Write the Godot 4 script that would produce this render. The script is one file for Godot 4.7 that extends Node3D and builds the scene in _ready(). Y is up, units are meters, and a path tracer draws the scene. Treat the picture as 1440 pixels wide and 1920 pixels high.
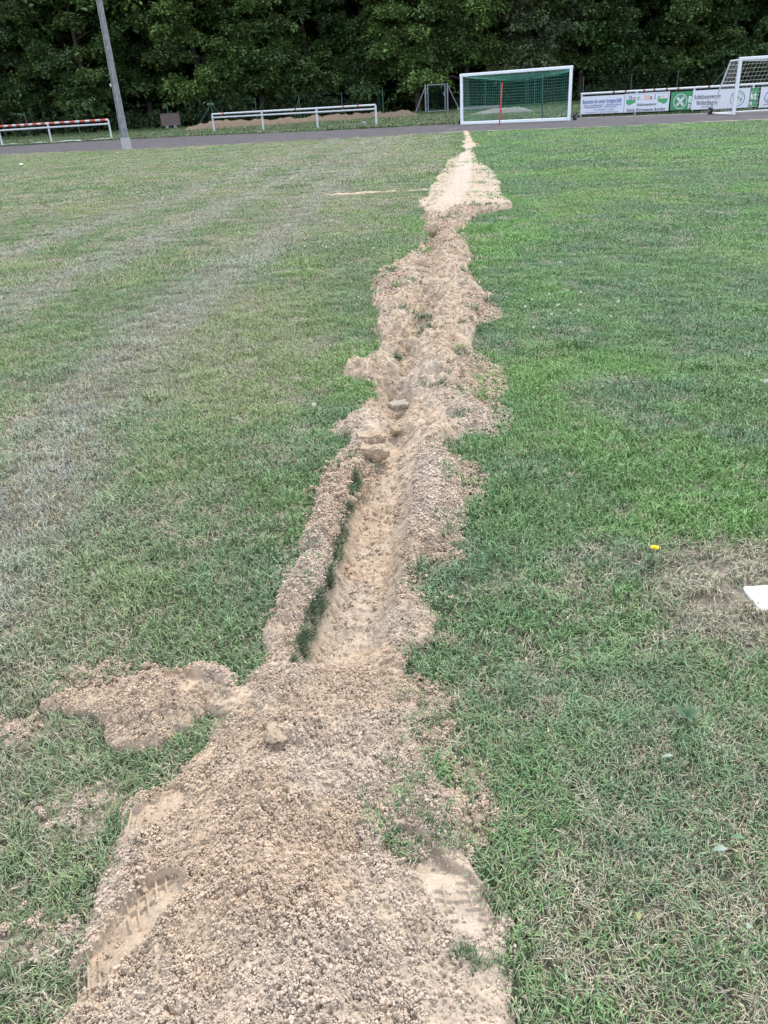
extends Node3D
# A trench of loose sand across a mown sports field, goals, rails and a wood behind.

# ---- measured outlines, metres: distance ahead of the photographer, then x ----
var LEFT_EDGE := PackedFloat32Array([0.2, -0.62, 0.812, -0.620, 0.847, -0.613, 0.885, -0.615, 0.925, -0.618, 0.978, -0.620, 1.034, -0.621, 1.094, -0.623, 1.159, -0.624, 1.213, -0.613, 1.272, -0.628, 1.300, -0.597, 1.341, -0.520, 1.389, -0.505, 1.455, -0.463, 1.508, -0.445, 1.556, -0.436, 1.606, -0.435, 1.666, -0.404, 1.708, -0.384, 1.776, -0.370, 1.875, -0.373, 1.980, -0.359, 2.036, -0.357, 2.092, -0.331, 2.216, -0.312, 2.352, -0.303, 2.502, -0.294, 2.559, -0.268, 2.640, -0.242, 2.754, -0.263, 2.798, -0.248, 2.890, -0.209, 3.046, -0.214, 3.210, -0.172, 3.323, -0.120, 3.460, -0.164, 3.553, -0.188, 3.626, -0.114, 3.730, -0.075, 3.968, -0.059, 4.164, -0.072, 4.305, -0.216, 4.401, -0.206, 4.482, -0.055, 4.745, -0.004, 4.976, 0.034, 5.238, 0.033, 5.520, 0.055, 5.754, 0.053, 5.968, 0.001, 6.104, 0.020, 6.371, 0.067, 6.993, 0.105, 7.446, 0.214, 7.668, 0.349, 8.206, 0.484, 8.828, 0.611, 9.562, 0.715, 10.451, 0.765, 10.951, 0.803, 11.848, 0.759, 12.505, 0.765, 12.924, 0.915, 14.260, 1.149, 16.169, 1.358, 18.545, 1.736, 19.977, 1.996, 20.665, 2.258, 22.483, 2.556, 26.053, 2.964, 29.678, 3.488, 32.748, 3.890, 35.0, 3.980])
var RIGHT_EDGE := PackedFloat32Array([0.2, 0.155, 0.765, 0.155, 0.817, 0.160, 0.874, 0.167, 0.915, 0.171, 0.957, 0.178, 0.991, 0.168, 1.028, 0.152, 1.059, 0.135, 1.093, 0.125, 1.141, 0.130, 1.169, 0.140, 1.227, 0.125, 1.286, 0.090, 1.348, 0.062, 1.415, 0.050, 1.506, 0.045, 1.605, 0.042, 1.669, 0.035, 1.715, 0.020, 1.770, 0.047, 1.825, 0.103, 1.927, 0.135, 2.000, 0.104, 2.078, 0.060, 2.171, 0.070, 2.232, 0.112, 2.297, 0.150, 2.396, 0.233, 2.469, 0.267, 2.589, 0.293, 2.725, 0.276, 2.862, 0.325, 2.961, 0.354, 3.080, 0.291, 3.196, 0.289, 3.305, 0.377, 3.420, 0.470, 3.510, 0.546, 3.663, 0.509, 3.817, 0.519, 4.024, 0.547, 4.195, 0.612, 4.403, 0.568, 4.723, 0.616, 5.080, 0.691, 5.345, 0.745, 5.790, 0.846, 6.038, 0.902, 6.343, 0.837, 6.753, 0.874, 7.219, 0.896, 7.729, 0.975, 8.348, 0.961, 9.035, 1.018, 9.797, 1.168, 10.420, 1.363, 10.637, 1.664, 10.928, 1.961, 11.624, 2.010, 12.134, 2.051, 13.568, 2.239, 15.388, 2.440, 17.838, 2.581, 19.336, 2.701, 21.018, 2.923, 23.143, 3.061, 24.820, 3.482, 27.786, 3.726, 32.321, 4.157, 35.0, 4.392])
var CHANNEL := PackedFloat32Array([0.2, -0.14, 1.620, -0.142, 1.731, -0.151, 1.850, -0.131, 1.981, -0.116, 2.156, -0.074, 2.431, -0.044, 2.718, -0.008, 2.908, 0.013, 3.117, 0.049, 3.482, 0.106, 3.775, 0.101, 4.109, 0.116, 4.387, 0.159, 4.813, 0.213, 5.173, 0.304, 5.597, 0.352, 6.275, 0.400, 6.873, 0.488, 7.865, 0.591, 8.791, 0.705, 9.943, 0.841, 11.116, 1.029, 14.0, 1.6, 20.0, 2.4, 36.0, 4.2])
var TYRE_A := PackedFloat32Array([0.2, -1.35, 2.65, -1.45, 3.77, -1.58, 5.35, -1.6, 8.82, -1.19, 17.5, -0.44, 36.0, 1.6])
var TYRE_B := PackedFloat32Array([0.2, -3.0, 6.66, -3.07, 10.52, -2.6, 20.85, -1.02, 36.0, 0.8])
# near and far edge of the cinder track: x, then z
var TRACK_NEAR := PackedFloat32Array([-120, -66, -40, -49, -16.7, -40.5, -8.38, -36.5, -1.62, -35.0, 4.05, -34.09, 7.94, -31.2, 13.6, -28.99, 40, -20, 120, 10])
var TRACK_FAR := PackedFloat32Array([-120, -62, -40, -56, -21.4, -52.6, -14.7, -52.0, -8.19, -49.07, -2.05, -45.07, 4.8, -42.5, 9.79, -40.1, 16.19, -34.6, 40, -24, 120, 6])

const BOOTS := [  # centre x, z, heading x, z, length, width, depth, tread
	[-0.535, -0.952, 0.57, -0.82, 0.285, 0.110, 0.022, 1],
	[-0.548, -1.245, 0.80, -0.60, 0.165, 0.090, 0.007, 1],
	[0.062, -1.045, 0.62, 0.78, 0.300, 0.105, 0.019, 2],
	[-0.540, -1.660, 0.84, 0.54, 0.200, 0.085, 0.018, 3],
	[0.000, -1.680, 0.75, 0.66, 0.100, 0.070, 0.006, 1]]
# patches where crumbs of sand lie among the grass: x, z, radius x, radius z
const MIXED := [[0.06, -1.25, 0.13, 0.16], [0.13, -1.2, 0.07, 0.09], [0.08, -1.5, 0.07, 0.16], [0.21, -2.36, 0.07, 0.07], [0.17, -2.26, 0.08, 0.04], [-0.83, -1.74, 0.10, 0.09], [-0.98, -1.55, 0.10, 0.05], [-0.72, -1.28, 0.10, 0.07], [-0.73, -0.98, 0.09, 0.06], [0.33, -2.86, 0.08, 0.18], [0.48, -3.6, 0.14, 0.3], [0.57, -4.15, 0.12, 0.35], [0.78, -5.6, 0.11, 0.35], [0.16, -6.6, 0.13, 0.5], [-0.11, -3.05, 0.08, 0.2], [-0.14, -3.5, 0.08, 0.12], [-0.28, -2.25, 0.05, 0.2]]

var rng := RandomNumberGenerator.new()
var n_low := noise(11, 0.35, 3)
var n_mid := noise(12, 1.7, 3)
var n_hi := noise(13, 7.0, 3)
var n_fine := noise(14, 40.0, 3)
var n_edge := noise(15, 16.0, 4)
var cell_s := cells(21, 112.0)
var cell_t := cells(22, 215.0)
var cell_m := cells(23, 34.0)
var cell_l := cells(24, 13.0)
var n_pit := noise(25, 72.0, 2)
var n_rough := noise(27, 130.0, 2)
var n_pit2 := noise(26, 19.0, 2)
var mats := {}
var names_used := {}

func noise(s: int, f: float, oct: int) -> FastNoiseLite:
	var n := FastNoiseLite.new()
	n.seed = s; n.noise_type = FastNoiseLite.TYPE_SIMPLEX_SMOOTH; n.frequency = f
	n.fractal_type = FastNoiseLite.FRACTAL_FBM; n.fractal_octaves = oct
	return n

func cells(s: int, f: float) -> FastNoiseLite:
	var n := FastNoiseLite.new()
	n.seed = s; n.noise_type = FastNoiseLite.TYPE_CELLULAR; n.frequency = f
	n.fractal_type = FastNoiseLite.FRACTAL_NONE
	n.cellular_return_type = FastNoiseLite.RETURN_DISTANCE
	n.cellular_jitter = 1.0
	return n

func table(t: PackedFloat32Array, k: float) -> float:
	var n := t.size()
	if k <= t[0]: return t[1]
	if k >= t[n - 2]: return t[n - 1]
	var lo := 0
	var hi := n / 2 - 1
	while hi - lo > 1:
		var m := (lo + hi) / 2
		if t[m * 2] <= k: lo = m
		else: hi = m
	var f := (k - t[lo * 2]) / maxf(t[hi * 2] - t[lo * 2], 1e-5)
	return lerpf(t[lo * 2 + 1], t[hi * 2 + 1], f)

func ss(a: float, b: float, x: float) -> float:
	return smoothstep(a, b, x)

# ------------------------------------------------------------------ meshes
class Shape:
	var v := PackedVector3Array()
	var n := PackedVector3Array()
	var c := PackedColorArray()
	var i := PackedInt32Array()
	func tri(a: Vector3, b: Vector3, d: Vector3, col := Color.WHITE) -> void:
		var nn := (d - a).cross(b - a).normalized()
		var k := v.size()
		v.append(a); v.append(b); v.append(d)
		for q in 3:
			n.append(nn); c.append(col); i.append(k + q)
	func quad(a: Vector3, b: Vector3, d: Vector3, e: Vector3, col := Color.WHITE) -> void:
		tri(a, b, d, col); tri(a, d, e, col)
	func box(o: Vector3, s: Vector3, col := Color.WHITE, turn := Basis.IDENTITY) -> void:
		var p := []
		for q in 8:
			p.append(o + turn * (Vector3(-0.5 if q & 1 == 0 else 0.5, -0.5 if q & 2 == 0 else 0.5, -0.5 if q & 4 == 0 else 0.5) * s))
		quad(p[1], p[3], p[2], p[0], col); quad(p[4], p[6], p[7], p[5], col)
		quad(p[0], p[2], p[6], p[4], col); quad(p[5], p[7], p[3], p[1], col)
		quad(p[3], p[7], p[6], p[2], col); quad(p[5], p[1], p[0], p[4], col)
	func tube(pts: Array, r0: float, r1: float, sides := 8, col := Color.WHITE, caps := true) -> void:
		var start := v.size()
		for k in pts.size():
			var a: Vector3 = pts[maxi(k - 1, 0)]
			var b: Vector3 = pts[mini(k + 1, pts.size() - 1)]
			var d := (b - a).normalized()
			var x := d.cross(Vector3.UP if absf(d.y) < 0.9 else Vector3.RIGHT).normalized()
			var y := d.cross(x)
			var rad := lerpf(r0, r1, float(k) / maxi(pts.size() - 1, 1))
			for q in sides:
				var an := TAU * q / sides
				var o := x * cos(an) + y * sin(an)
				v.append(pts[k] + o * rad); n.append(o); c.append(col)
		for k in pts.size() - 1:
			for q in sides:
				var a0 := start + k * sides + q
				var b0 := start + k * sides + (q + 1) % sides
				i.append_array(PackedInt32Array([a0, a0 + sides, b0 + sides, a0, b0 + sides, b0]))
		if caps:
			for e in [0, pts.size() - 1]:
				for q in range(1, sides - 1):
					var s0: int = start + e * sides
					if e == 0: tri(v[s0], v[s0 + q], v[s0 + q + 1], col)
					else: tri(v[s0], v[s0 + q + 1], v[s0 + q], col)
	func mesh(m: Material) -> ArrayMesh:
		var a := []
		a.resize(Mesh.ARRAY_MAX)
		a[Mesh.ARRAY_VERTEX] = v; a[Mesh.ARRAY_NORMAL] = n; a[Mesh.ARRAY_COLOR] = c; a[Mesh.ARRAY_INDEX] = i
		var me := ArrayMesh.new()
		me.add_surface_from_arrays(Mesh.PRIMITIVE_TRIANGLES, a)
		me.surface_set_material(0, m)
		return me

func mat(called: String, col: Color, rough := 0.9, metal := 0.0) -> StandardMaterial3D:
	if mats.has(called): return mats[called]
	var m := StandardMaterial3D.new()
	m.resource_name = called
	m.albedo_color = col.linear_to_srgb()
	m.roughness = rough; m.metallic = metal; m.vertex_color_use_as_albedo = true
	m.cull_mode = BaseMaterial3D.CULL_DISABLED
	mats[called] = m
	return m

func speckle(size: int, s: int, lo: float, hi: float, freq: float, grain: float) -> ImageTexture:
	# a tileless-looking grain map: soft blotches and single-grain speckle
	var im := Image.create(size, size, false, Image.FORMAT_RGB8)
	var n := noise(s, freq, 4)
	var r := RandomNumberGenerator.new(); r.seed = s
	for y in size:
		for x in size:
			var t := clampf(0.5 + n.get_noise_2d(x, y) * 0.7 + (r.randf() - 0.5) * grain, 0, 1)
			var k := lerpf(lo, hi, t)
			im.set_pixel(x, y, Color(k, k, k))
	return ImageTexture.create_from_image(im)

func uniq(called: String) -> String:
	names_used[called] = names_used.get(called, -1) + 1
	return called if names_used[called] == 0 else "%s_%03d" % [called, names_used[called]]

func tag(o: Node, label: String, category := "", group := "", kind := "") -> Node:
	o.set_meta("label", label)
	if category: o.set_meta("category", category)
	if group: o.set_meta("group", group)
	if kind: o.set_meta("kind", kind)
	return o

func thing(called: String, label: String, category: String, at: Vector3, turn := 0.0, group := "") -> Node3D:
	var o := Node3D.new()
	o.name = uniq(called)
	add_child(o)
	o.position = at; o.rotation.y = turn
	tag(o, label, category, group)
	return o

func part(parent: Node, called: String, me: Mesh) -> MeshInstance3D:
	var o := MeshInstance3D.new()
	o.name = called if parent != self else uniq(called)
	o.mesh = me
	parent.add_child(o, true)
	return o

func tube_part(parent: Node, called: String, pts: Array, r: float, m: Material, sides := 8, r1 := -1.0) -> MeshInstance3D:
	var s := Shape.new()
	s.tube(pts, r, r if r1 < 0 else r1, sides)
	return part(parent, called, s.mesh(m))

func box_part(parent: Node, called: String, o: Vector3, size: Vector3, m: Material) -> MeshInstance3D:
	var s := Shape.new()
	s.box(o, size)
	return part(parent, called, s.mesh(m))

func copies(parent: Node, called: String, me: Mesh, where: Array, tints: PackedColorArray) -> MultiMeshInstance3D:
	var mm := MultiMesh.new()
	mm.transform_format = MultiMesh.TRANSFORM_3D
	mm.use_colors = true
	mm.mesh = me
	mm.instance_count = where.size()
	for k in where.size():
		mm.set_instance_transform(k, where[k])
		mm.set_instance_color(k, tints[k])
	var o := MultiMeshInstance3D.new()
	o.name = called
	o.multimesh = mm
	parent.add_child(o, true)
	return o

# ------------------------------------------------------------------ the lie of the land
func ground_y(x: float, z: float) -> float:
	var d := Vector2(x, z).length()
	return 0.012 * n_low.get_noise_2d(x * 3.0, z * 3.0) * (1.0 - ss(14, 26, d))

func boot(x: float, z: float, b: Array) -> Vector2:   # x: how far inside (0..1), y: relief of the tread
	var dx: float = x - b[0]
	var dz: float = z - b[1]
	var s: float = (dx * b[2] + dz * b[3]) / b[4]
	var t: float = (dx * -b[3] + dz * b[2]) / b[5]
	if absf(s) > 0.6 or absf(t) > 0.8: return Vector2.ZERO
	var w := 0.40 if s < -0.2 else lerpf(0.40, 0.5, ss(-0.15, 0.2, s))
	if absf(s) > 0.3:
		w *= sqrt(maxf(0.0, 1.0 - pow((absf(s) - 0.3) / 0.2, 2.0)))
	w -= 0.07 * exp(-pow((s + 0.08) / 0.1, 2.0))
	var inside := ss(-0.06, 0.05, w - absf(t) + 0.03 * n_hi.get_noise_2d(x * 6, z * 6))
	if inside <= 0: return Vector2.ZERO
	var rel := 0.0
	if s < -0.16 or s > 0.06:
		var u: float = s * b[4] * 1000.0
		var q: float = t * b[5] * 1000.0
		if b[7] == 3:
			var ring := sqrt(pow(u - 10, 2.0) + pow(q * 1.1, 2.0))
			rel = maxf(1.0 - absf(fposmod(ring, 17.0) - 8.5) / 3.0, 1.0 - absf(fposmod(q + 8.0, 16.0) - 8.0) / 3.0)
		else:
			var jig := 3.0 * n_hi.get_noise_2d(x * 2.5, z * 2.5)
			var p1 := fposmod(u * 0.82 + q * 0.57 + jig, 20.0)
			var p2 := fposmod(u * 0.60 - q * 0.80 + 6.0 - jig, 25.0)
			rel = maxf(1.0 - absf(p1 - 10.0) / 3.6, (1.0 - absf(p2 - 12.5) / 3.6) * ss(-0.1, 0.1, n_hi.get_noise_2d(x * 4, z * 4)))
		rel = clampf(rel * 1.8, 0, 1) * (0.0095 if b[7] != 2 else 0.007)
		if b[7] == 1 and s > 0.0: rel *= ss(0.10, -0.12, t)
		if b[7] == 2: rel *= ss(-0.05, 0.15, n_hi.get_noise_2d(x * 2.1, z * 2.1) + 0.12)
		rel *= ss(-0.5, -0.1, n_hi.get_noise_2d(x * 3 + 9, z * 3) + 0.2)
	return Vector2(inside, rel)

func crumbs(x: float, z: float, D: float) -> float:
	var wx := x + 0.005 * n_fine.get_noise_2d(x, z)
	var wz := z + 0.005 * n_fine.get_noise_2d(x + 7.0, z)
	var h := 0.0
	if D < 3.4:
		var k := 1.0 - ss(2.3, 3.4, D)
		var a := cell_s.get_noise_2d(wx, wz) + 1.0
		var loose := 0.55 + 0.75 * ss(-0.3, 0.3, n_hi.get_noise_2d(x * 0.9, z * 0.9))
		h += k * loose * 0.0062 * (1.0 - a * a)
		h += k * loose * (0.0045 * n_rough.get_noise_2d(x, z) + 0.009 * n_edge.get_noise_2d(x * 1.6, z * 1.9))
		if D < 2.3:
			var b := cell_t.get_noise_2d(wx, wz) + 1.0
			h += (1.0 - ss(1.6, 2.3, D)) * 0.0030 * (1.0 - b * b)
		# gaps between the clumps
		h -= k * loose * 0.011 * ss(0.20, 0.5, n_pit.get_noise_2d(wx * 0.75, wz))
	h -= 0.012 * ss(0.24, 0.5, n_pit2.get_noise_2d(wx * 0.7, wz)) * (0.25 + 1.1 * ss(2.5, 5.0, D))
	if D > 1.0:
		var a2 := cell_m.get_noise_2d(wx * 0.8, wz) + 1.0
		h += 0.013 * (1.0 - a2 * a2) * ss(1.0, 2.6, D)
	if D > 2.4:
		var a3 := cell_l.get_noise_2d(wx * 0.7, wz) + 1.0
		h += 0.030 * (1.0 - a3 * a3) * ss(2.8, 4.2, D) * (1.0 - ss(10.0, 12.0, D))
		h += (0.035 * n_hi.get_noise_2d(wx * 1.1, wz * 1.1) + 0.016 * n_edge.get_noise_2d(wx * 1.8, wz * 1.8)) * ss(2.8, 4.2, D) * (1.0 - ss(10.0, 12.0, D))
	return h

func sand(x: float, D: float, xl: float, xr: float, c: float) -> Vector2:   # x: height, y: metres inside the outline
	var z := -D
	var wob := clampf(0.010 + 0.011 * D, 0.0, 0.10) + 0.012 * maxf(0.0, minf(D, 24.0) - 11.0)
	var d := minf(x - xl, xr - x) + wob * (n_edge.get_noise_2d(x / (0.6 + 0.5 * maxf(D, 0.5)), z / (0.6 + 0.5 * maxf(D, 0.5))) + 0.5 * n_hi.get_noise_2d(x, z / (1.0 + 0.4 * maxf(D, 0.5))))
	if D > 11.3 and D < 23.0:
		d -= 0.9 * ss(0.14, 0.36, n_mid.get_noise_2d(x * 5.0, z * 3.0) + 0.3 * n_low.get_noise_2d(x * 2.0, z * 2.0) - 0.04) * ss(0.13, 0.22, absf(x - c)) * ss(11.3, 12.0, D)
	var h := lerpf(-0.02, 0.014, ss(-0.035, 0.015 + 0.004 * D, d))
	h -= 0.04 * ss(-1.0, -1.38, D)
	var on := ss(-0.01, 0.05, d)
	# mound of fresh fill in the foreground
	var m := 0.075 * ss(0.0, 0.36, minf(d, (-0.0 if D > 1.06 else 0.16) - x)) * (1.0 - ss(1.35, 1.92, D))
	m += 0.018 * n_mid.get_noise_2d(x * 2.2, z * 2.2) * ss(0.05, 0.2, d) * (1.0 - ss(1.6, 2.0, D))
	if D < 2.0:
		var hole := exp(-(pow((x + 0.27) / 0.045, 2.0) + pow((z + 1.36) / 0.028, 2.0)))
		m += -0.022 * hole + 0.016 * exp(-(pow((x + 0.27) / 0.05, 2.0) + pow((z + 1.40) / 0.02, 2.0)))
	h += m
	# open trench
	var dep := 0.098 * ss(1.60, 1.92, D) * (1.0 - ss(2.75, 3.35, D))
	if dep > 0.0:
		var wl := 0.118 + 0.016 * n_mid.get_noise_2d(z * 1.6, 3.0)
		var u := x - c
		var prof := ss(-wl - 0.016, -wl + 0.045, u + 0.010 * n_pit2.get_noise_2d(x, z)) * (1.0 - ss(0.03, 0.155, u + 0.02 * n_hi.get_noise_2d(x, z)))
		h -= dep * prof
		h += on * 0.058 * exp(-pow((u + wl + 0.075) / 0.062, 2.0)) * (0.75 + 0.9 * n_hi.get_noise_2d(x, z * 1.4)) * ss(1.75, 1.95, D) * (1.0 - ss(2.9, 3.1, D))
		h += on * 0.035 * exp(-pow((u - 0.20) / 0.07, 2.0)) * ss(1.85, 2.2, D)
	# churned part beyond, with a narrow meandering gully
	var far := ss(2.9, 3.5, D) * (1.0 - ss(10.6, 12.0, D))
	if far > 0.0:
		var gc := c + 0.06 * n_mid.get_noise_2d(z * 0.7, 40.0)
		var gw := 0.06 + 0.006 * D
		var gdep := 0.13 * (0.75 + 0.8 * n_mid.get_noise_2d(z * 0.6, 9.0))
		h -= far * maxf(gdep, 0.0) * exp(-pow((x - gc) / gw, 2.0)) * on
		h -= far * 0.09 * exp(-(pow((x - 0.06) / 0.09, 2.0) + pow((z + 3.99) / 0.16, 2.0)))
		var ramp := ss(0.0, 0.16, d)
		h += far * ramp * (0.045 * n_mid.get_noise_2d(x * 1.6, z * 0.9) + 0.035 * absf(n_hi.get_noise_2d(x * 0.5, z * 0.35)))
		h += far * ramp * 0.02
	var amp := on * (1.0 - 0.85 * ss(11.0, 12.5, D))
	if D > 1.7 and D < 3.3 and absf(x - c) < 0.14:
		# rain-washed ripples on the trench floor
		var k := ss(1.75, 2.0, D) * (1.0 - ss(0.09, 0.14, absf(x - c)))
		h += k * 0.008 * n_fine.get_noise_2d(x * 0.35, z * 0.8)
		amp *= 1.0 - 0.45 * k
	if D < 1.15 and x > -0.02:
		amp *= 1.0 - 0.4 * ss(-0.02, 0.06, x - (1.0 - D) * -0.4)   # flattened, trodden side
	var fine := crumbs(x, z, D) * amp
	for b in BOOTS:
		if b[7] == 3 or absf(x - b[0]) > 0.2 or absf(z - b[1]) > 0.2: continue
		var p := boot(x, z, b)
		if p.x > 0.0:
			fine = lerpf(fine, -b[6] + p.y + 0.0012 * n_fine.get_noise_2d(x * 2, z * 2), p.x)
	return Vector2(h + fine, d)

func sand_at(x: float, z: float) -> Vector2:
	var D := -z
	if D < -1.38 or D > 34.8: return Vector2(-0.05, -1)
	return sand(x, D, table(LEFT_EDGE, D), table(RIGHT_EDGE, D), table(CHANNEL, D))

func sand_tint(x: float, z: float, D: float) -> Color:
	# damp yellow-brown and bleached grey sand lie in patches; a pale packed strip farther on
	var warm := Color(0.448, 0.341, 0.244)
	var pale := Color(0.455, 0.376, 0.298)
	var t := ss(-0.1, 0.35, n_mid.get_noise_2d(x * 0.9 + 3.0, z * 0.8) + 0.3 * n_hi.get_noise_2d(x, z)) * 0.6
	t = maxf(t, 0.9 * exp(-(pow((x - 0.10) / 0.08, 2.0) + pow((z + 0.95) / 0.14, 2.0))))
	t = maxf(t, 0.8 * exp(-(pow((x - 0.20) / 0.12, 2.0) + pow((z + 2.85) / 0.3, 2.0))))
	var col := warm.lerp(pale, t)
	if D > 9.5:
		col = col.lerp(Color(0.385, 0.31, 0.232).lerp(Color(0.425, 0.362, 0.29), 1.0 - ss(0.12, 0.2, absf(x - table(CHANNEL, D)))), 0.8 * ss(9.5, 15.0, D) * (1.0 - ss(24.0, 27.0, D)))
	return col * (1.0 + 0.10 * n_fine.get_noise_2d(x, z))

func heap(x: float, z: float) -> float:   # the small heap left of the trench
	var m := 0.0
	for e in [[-0.625, -1.615, 0.155, 0.125, 0.034], [-0.78, -1.635, 0.155, 0.045, 0.010], [-0.53, -1.66, 0.11, 0.085, 0.030], [-0.43, -1.60, 0.08, 0.05, 0.014], [-0.64, -1.50, 0.09, 0.05, 0.014]]:
		var q: float = 1.0 - (pow((x - e[0]) / e[2], 2.0) + pow((z - e[1]) / e[3], 2.0)) + 0.30 * n_edge.get_noise_2d(x * 1.4, z * 1.4)
		m = maxf(m, e[4] * ss(-0.1, 0.9, q) + 0.012 * ss(-0.15, 0.15, q))
	var h := -0.03 + 0.03 * ss(0.0, 0.008, m) + m
	var f := crumbs(x, z, 1.5) * ss(0.004, 0.02, m)
	var p := boot(x, z, BOOTS[3])
	if p.x > 0: f = lerpf(f, -0.018 + p.y, p.x)
	return h + f

func track_near(x: float) -> float: return table(TRACK_NEAR, x)
func track_far(x: float) -> float: return table(TRACK_FAR, x)

# ------------------------------------------------------------------ lawn colour: dry, green and worn patches
func lawn(x: float, z: float) -> Array:   # colour, share of straw, share of cover
	var D := -z
	var a := n_low.get_noise_2d(x, z)
	var b := n_mid.get_noise_2d(x * 0.8, z * 0.8)
	var c := table(CHANNEL, D)
	var left := ss(0.1, -0.9, x - c)
	var dry := lerpf(0.12 + 0.2 * maxf(a, 0.0), 0.36 + 0.55 * maxf(a + 0.1, 0.0), left) + 0.38 * b
	if D > 6.0: dry += left * 0.36 * ss(6.0, 13.0, D)
	if x > c:
		dry += 0.50 * (1.0 - ss(0.95, 1.35, D + 0.25 * b)) * ss(0.1, 0.3, x)
		dry += 0.20 * (1.0 - ss(1.6, 2.6, D))
	var plate := exp(-(pow((x - 1.06) / 0.24, 4.0) + pow((z + 1.98) / 0.26, 4.0)))
	dry += 1.1 * plate
	dry += 0.3 * exp(-(pow((x - 0.55) / 0.15, 2.0) + pow((z + 2.05) / 0.18, 2.0)))
	var green := Color(0.116, 0.226, 0.070).lerp(Color(0.130, 0.282, 0.056), ss(-0.1, 0.4, a) * (1.0 - 0.4 * left))
	green = green.lerp(Color(0.108, 0.205, 0.086), ss(0.0, 0.35, b - 0.5 * a))
	green = green.lerp(Color(0.165, 0.280, 0.072), 0.8 * ss(0.15, 0.45, n_low.get_noise_2d(x * 1.3 + 40.0, z * 0.6)))
	if left > 0.0:
		green = green.lerp(Color(0.250, 0.285, 0.115), left * (0.35 + 0.5 * ss(-0.1, 0.3, a)))
	green = green.lerp(Color(0.120, 0.190, 0.098), 0.6 * (1.0 - ss(1.5, 2.8, D)))
	green = green.lerp(Color(0.36, 0.31, 0.23), 0.85 * plate)
	var cover := 1.0
	var t := 0.0
	for w in [table(TYRE_A, D), table(TYRE_B, D), table(TYRE_B, D) - 1.5]:
		t = maxf(t, exp(-pow((x - w + 0.08 * n_mid.get_noise_2d(z, w)) / 0.33, 2.0)) * (0.95 + 0.7 * n_mid.get_noise_2d(x, z * 0.6)))
	t = clampf(t, 0, 1)
	green = green.lerp(Color(0.335, 0.335, 0.275), 0.9 * t)
	dry += 0.2 * t
	cover -= 0.85 * exp(-(pow((x - 1.01) / 0.08, 2.0) + pow((z + 1.925) / 0.05, 2.0)))
	cover -= 0.35 * t + 0.65 * plate * ss(-0.35, 0.3, n_hi.get_noise_2d(x, z))
	return [green, clampf(dry, 0.03, 0.92), cover]

func grass_tuft(seed_: int, count: int, spread: float, l0: float, l1: float, w: float, straw: bool, flat: float) -> ArrayMesh:
	var r := RandomNumberGenerator.new(); r.seed = seed_
	var s := Shape.new()
	for k in count:
		var an := r.randf() * TAU
		var o := Vector3(cos(an), 0, sin(an)) * spread * sqrt(r.randf())
		var turn := r.randf() * TAU
		var out := Vector3(cos(turn), 0, sin(turn))
		var side := Vector3(-out.z, 0, out.x) * w * r.randf_range(0.6, 1.2) * 0.5
		var l := r.randf_range(l0, l1)
		var lean := clampf(r.randfn(flat, 0.25), 0.1, 1.45)
		var p1 := o + (Vector3.UP * cos(lean * 0.6) + out * sin(lean * 0.6)) * l * 0.5
		var p2 := p1 + (Vector3.UP * cos(lean * 1.25) + out * sin(lean * 1.25)) * l * 0.5
		p2.y = maxf(p2.y, 0.004)
		var f := r.randf_range(0.62, 1.35)
		var col := Color(f * r.randf_range(0.85, 1.2), f, f * r.randf_range(0.8, 1.25))
		if not straw and r.randf() < 0.10: col = Color(2.6 * f, 1.5 * f, 2.1 * f)
		if straw and r.randf() < 0.25: col = Color(0.35 * f, 0.6 * f, 0.4 * f)
		if straw and r.randf() < 0.2: col *= 0.55
		var dip := Vector3(0, -0.01, 0)
		s.quad(o - side + dip, o + side + dip, p1 + side * 0.85, p1 - side * 0.85, col)
		s.tri(p1 - side * 0.85, p1 + side * 0.85, p2, col)
	return s.mesh(mats["grass"])

# ------------------------------------------------------------------ build
func _ready() -> void:
	var cam := Camera3D.new()
	cam.name = "camera"
	add_child(cam)
	cam.position = Vector3(0, 1.38, 0)
	cam.rotation = Vector3(deg_to_rad(-27.7), 0, deg_to_rad(-3.6))
	cam.fov = 65.95
	cam.near = 0.05; cam.far = 900
	cam.current = true
	var env := Environment.new()
	env.background_mode = Environment.BG_SKY
	var sky := Sky.new()
	var sm := ProceduralSkyMaterial.new()
	sm.sky_top_color = Color(0.80, 0.85, 0.92); sm.sky_horizon_color = Color(0.86, 0.89, 0.93)
	sm.ground_horizon_color = Color(0.5, 0.5, 0.48); sm.ground_bottom_color = Color(0.3, 0.3, 0.28)
	sm.sky_curve = 0.3
	sky.sky_material = sm
	env.sky = sky
	env.tonemap_mode = Environment.TONE_MAPPER_LINEAR
	env.tonemap_exposure = 2.6
	env.sdfgi_enabled = true; env.ssao_enabled = true; env.ssil_enabled = true
	var we := WorldEnvironment.new()
	we.name = "environment"
	we.environment = env
	add_child(we)
	var sun := DirectionalLight3D.new()
	sun.name = "sun"
	add_child(sun)
	sun.rotation_degrees = Vector3(-58, 150, 0)
	sun.light_energy = 0.5; sun.light_angular_distance = 10.0
	sun.light_color = Color(1.0, 0.97, 0.93)
	sun.shadow_enabled = true
	rng.seed = 5
	materials()
	build_ground()
	build_track()
	build_sand()
	build_grass()
	build_wood()
	build_rails()
	build_boards()
	build_goals()
	build_fence()
	build_field_things()
	build_small_things()
	print("built in ", Time.get_ticks_msec())

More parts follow.
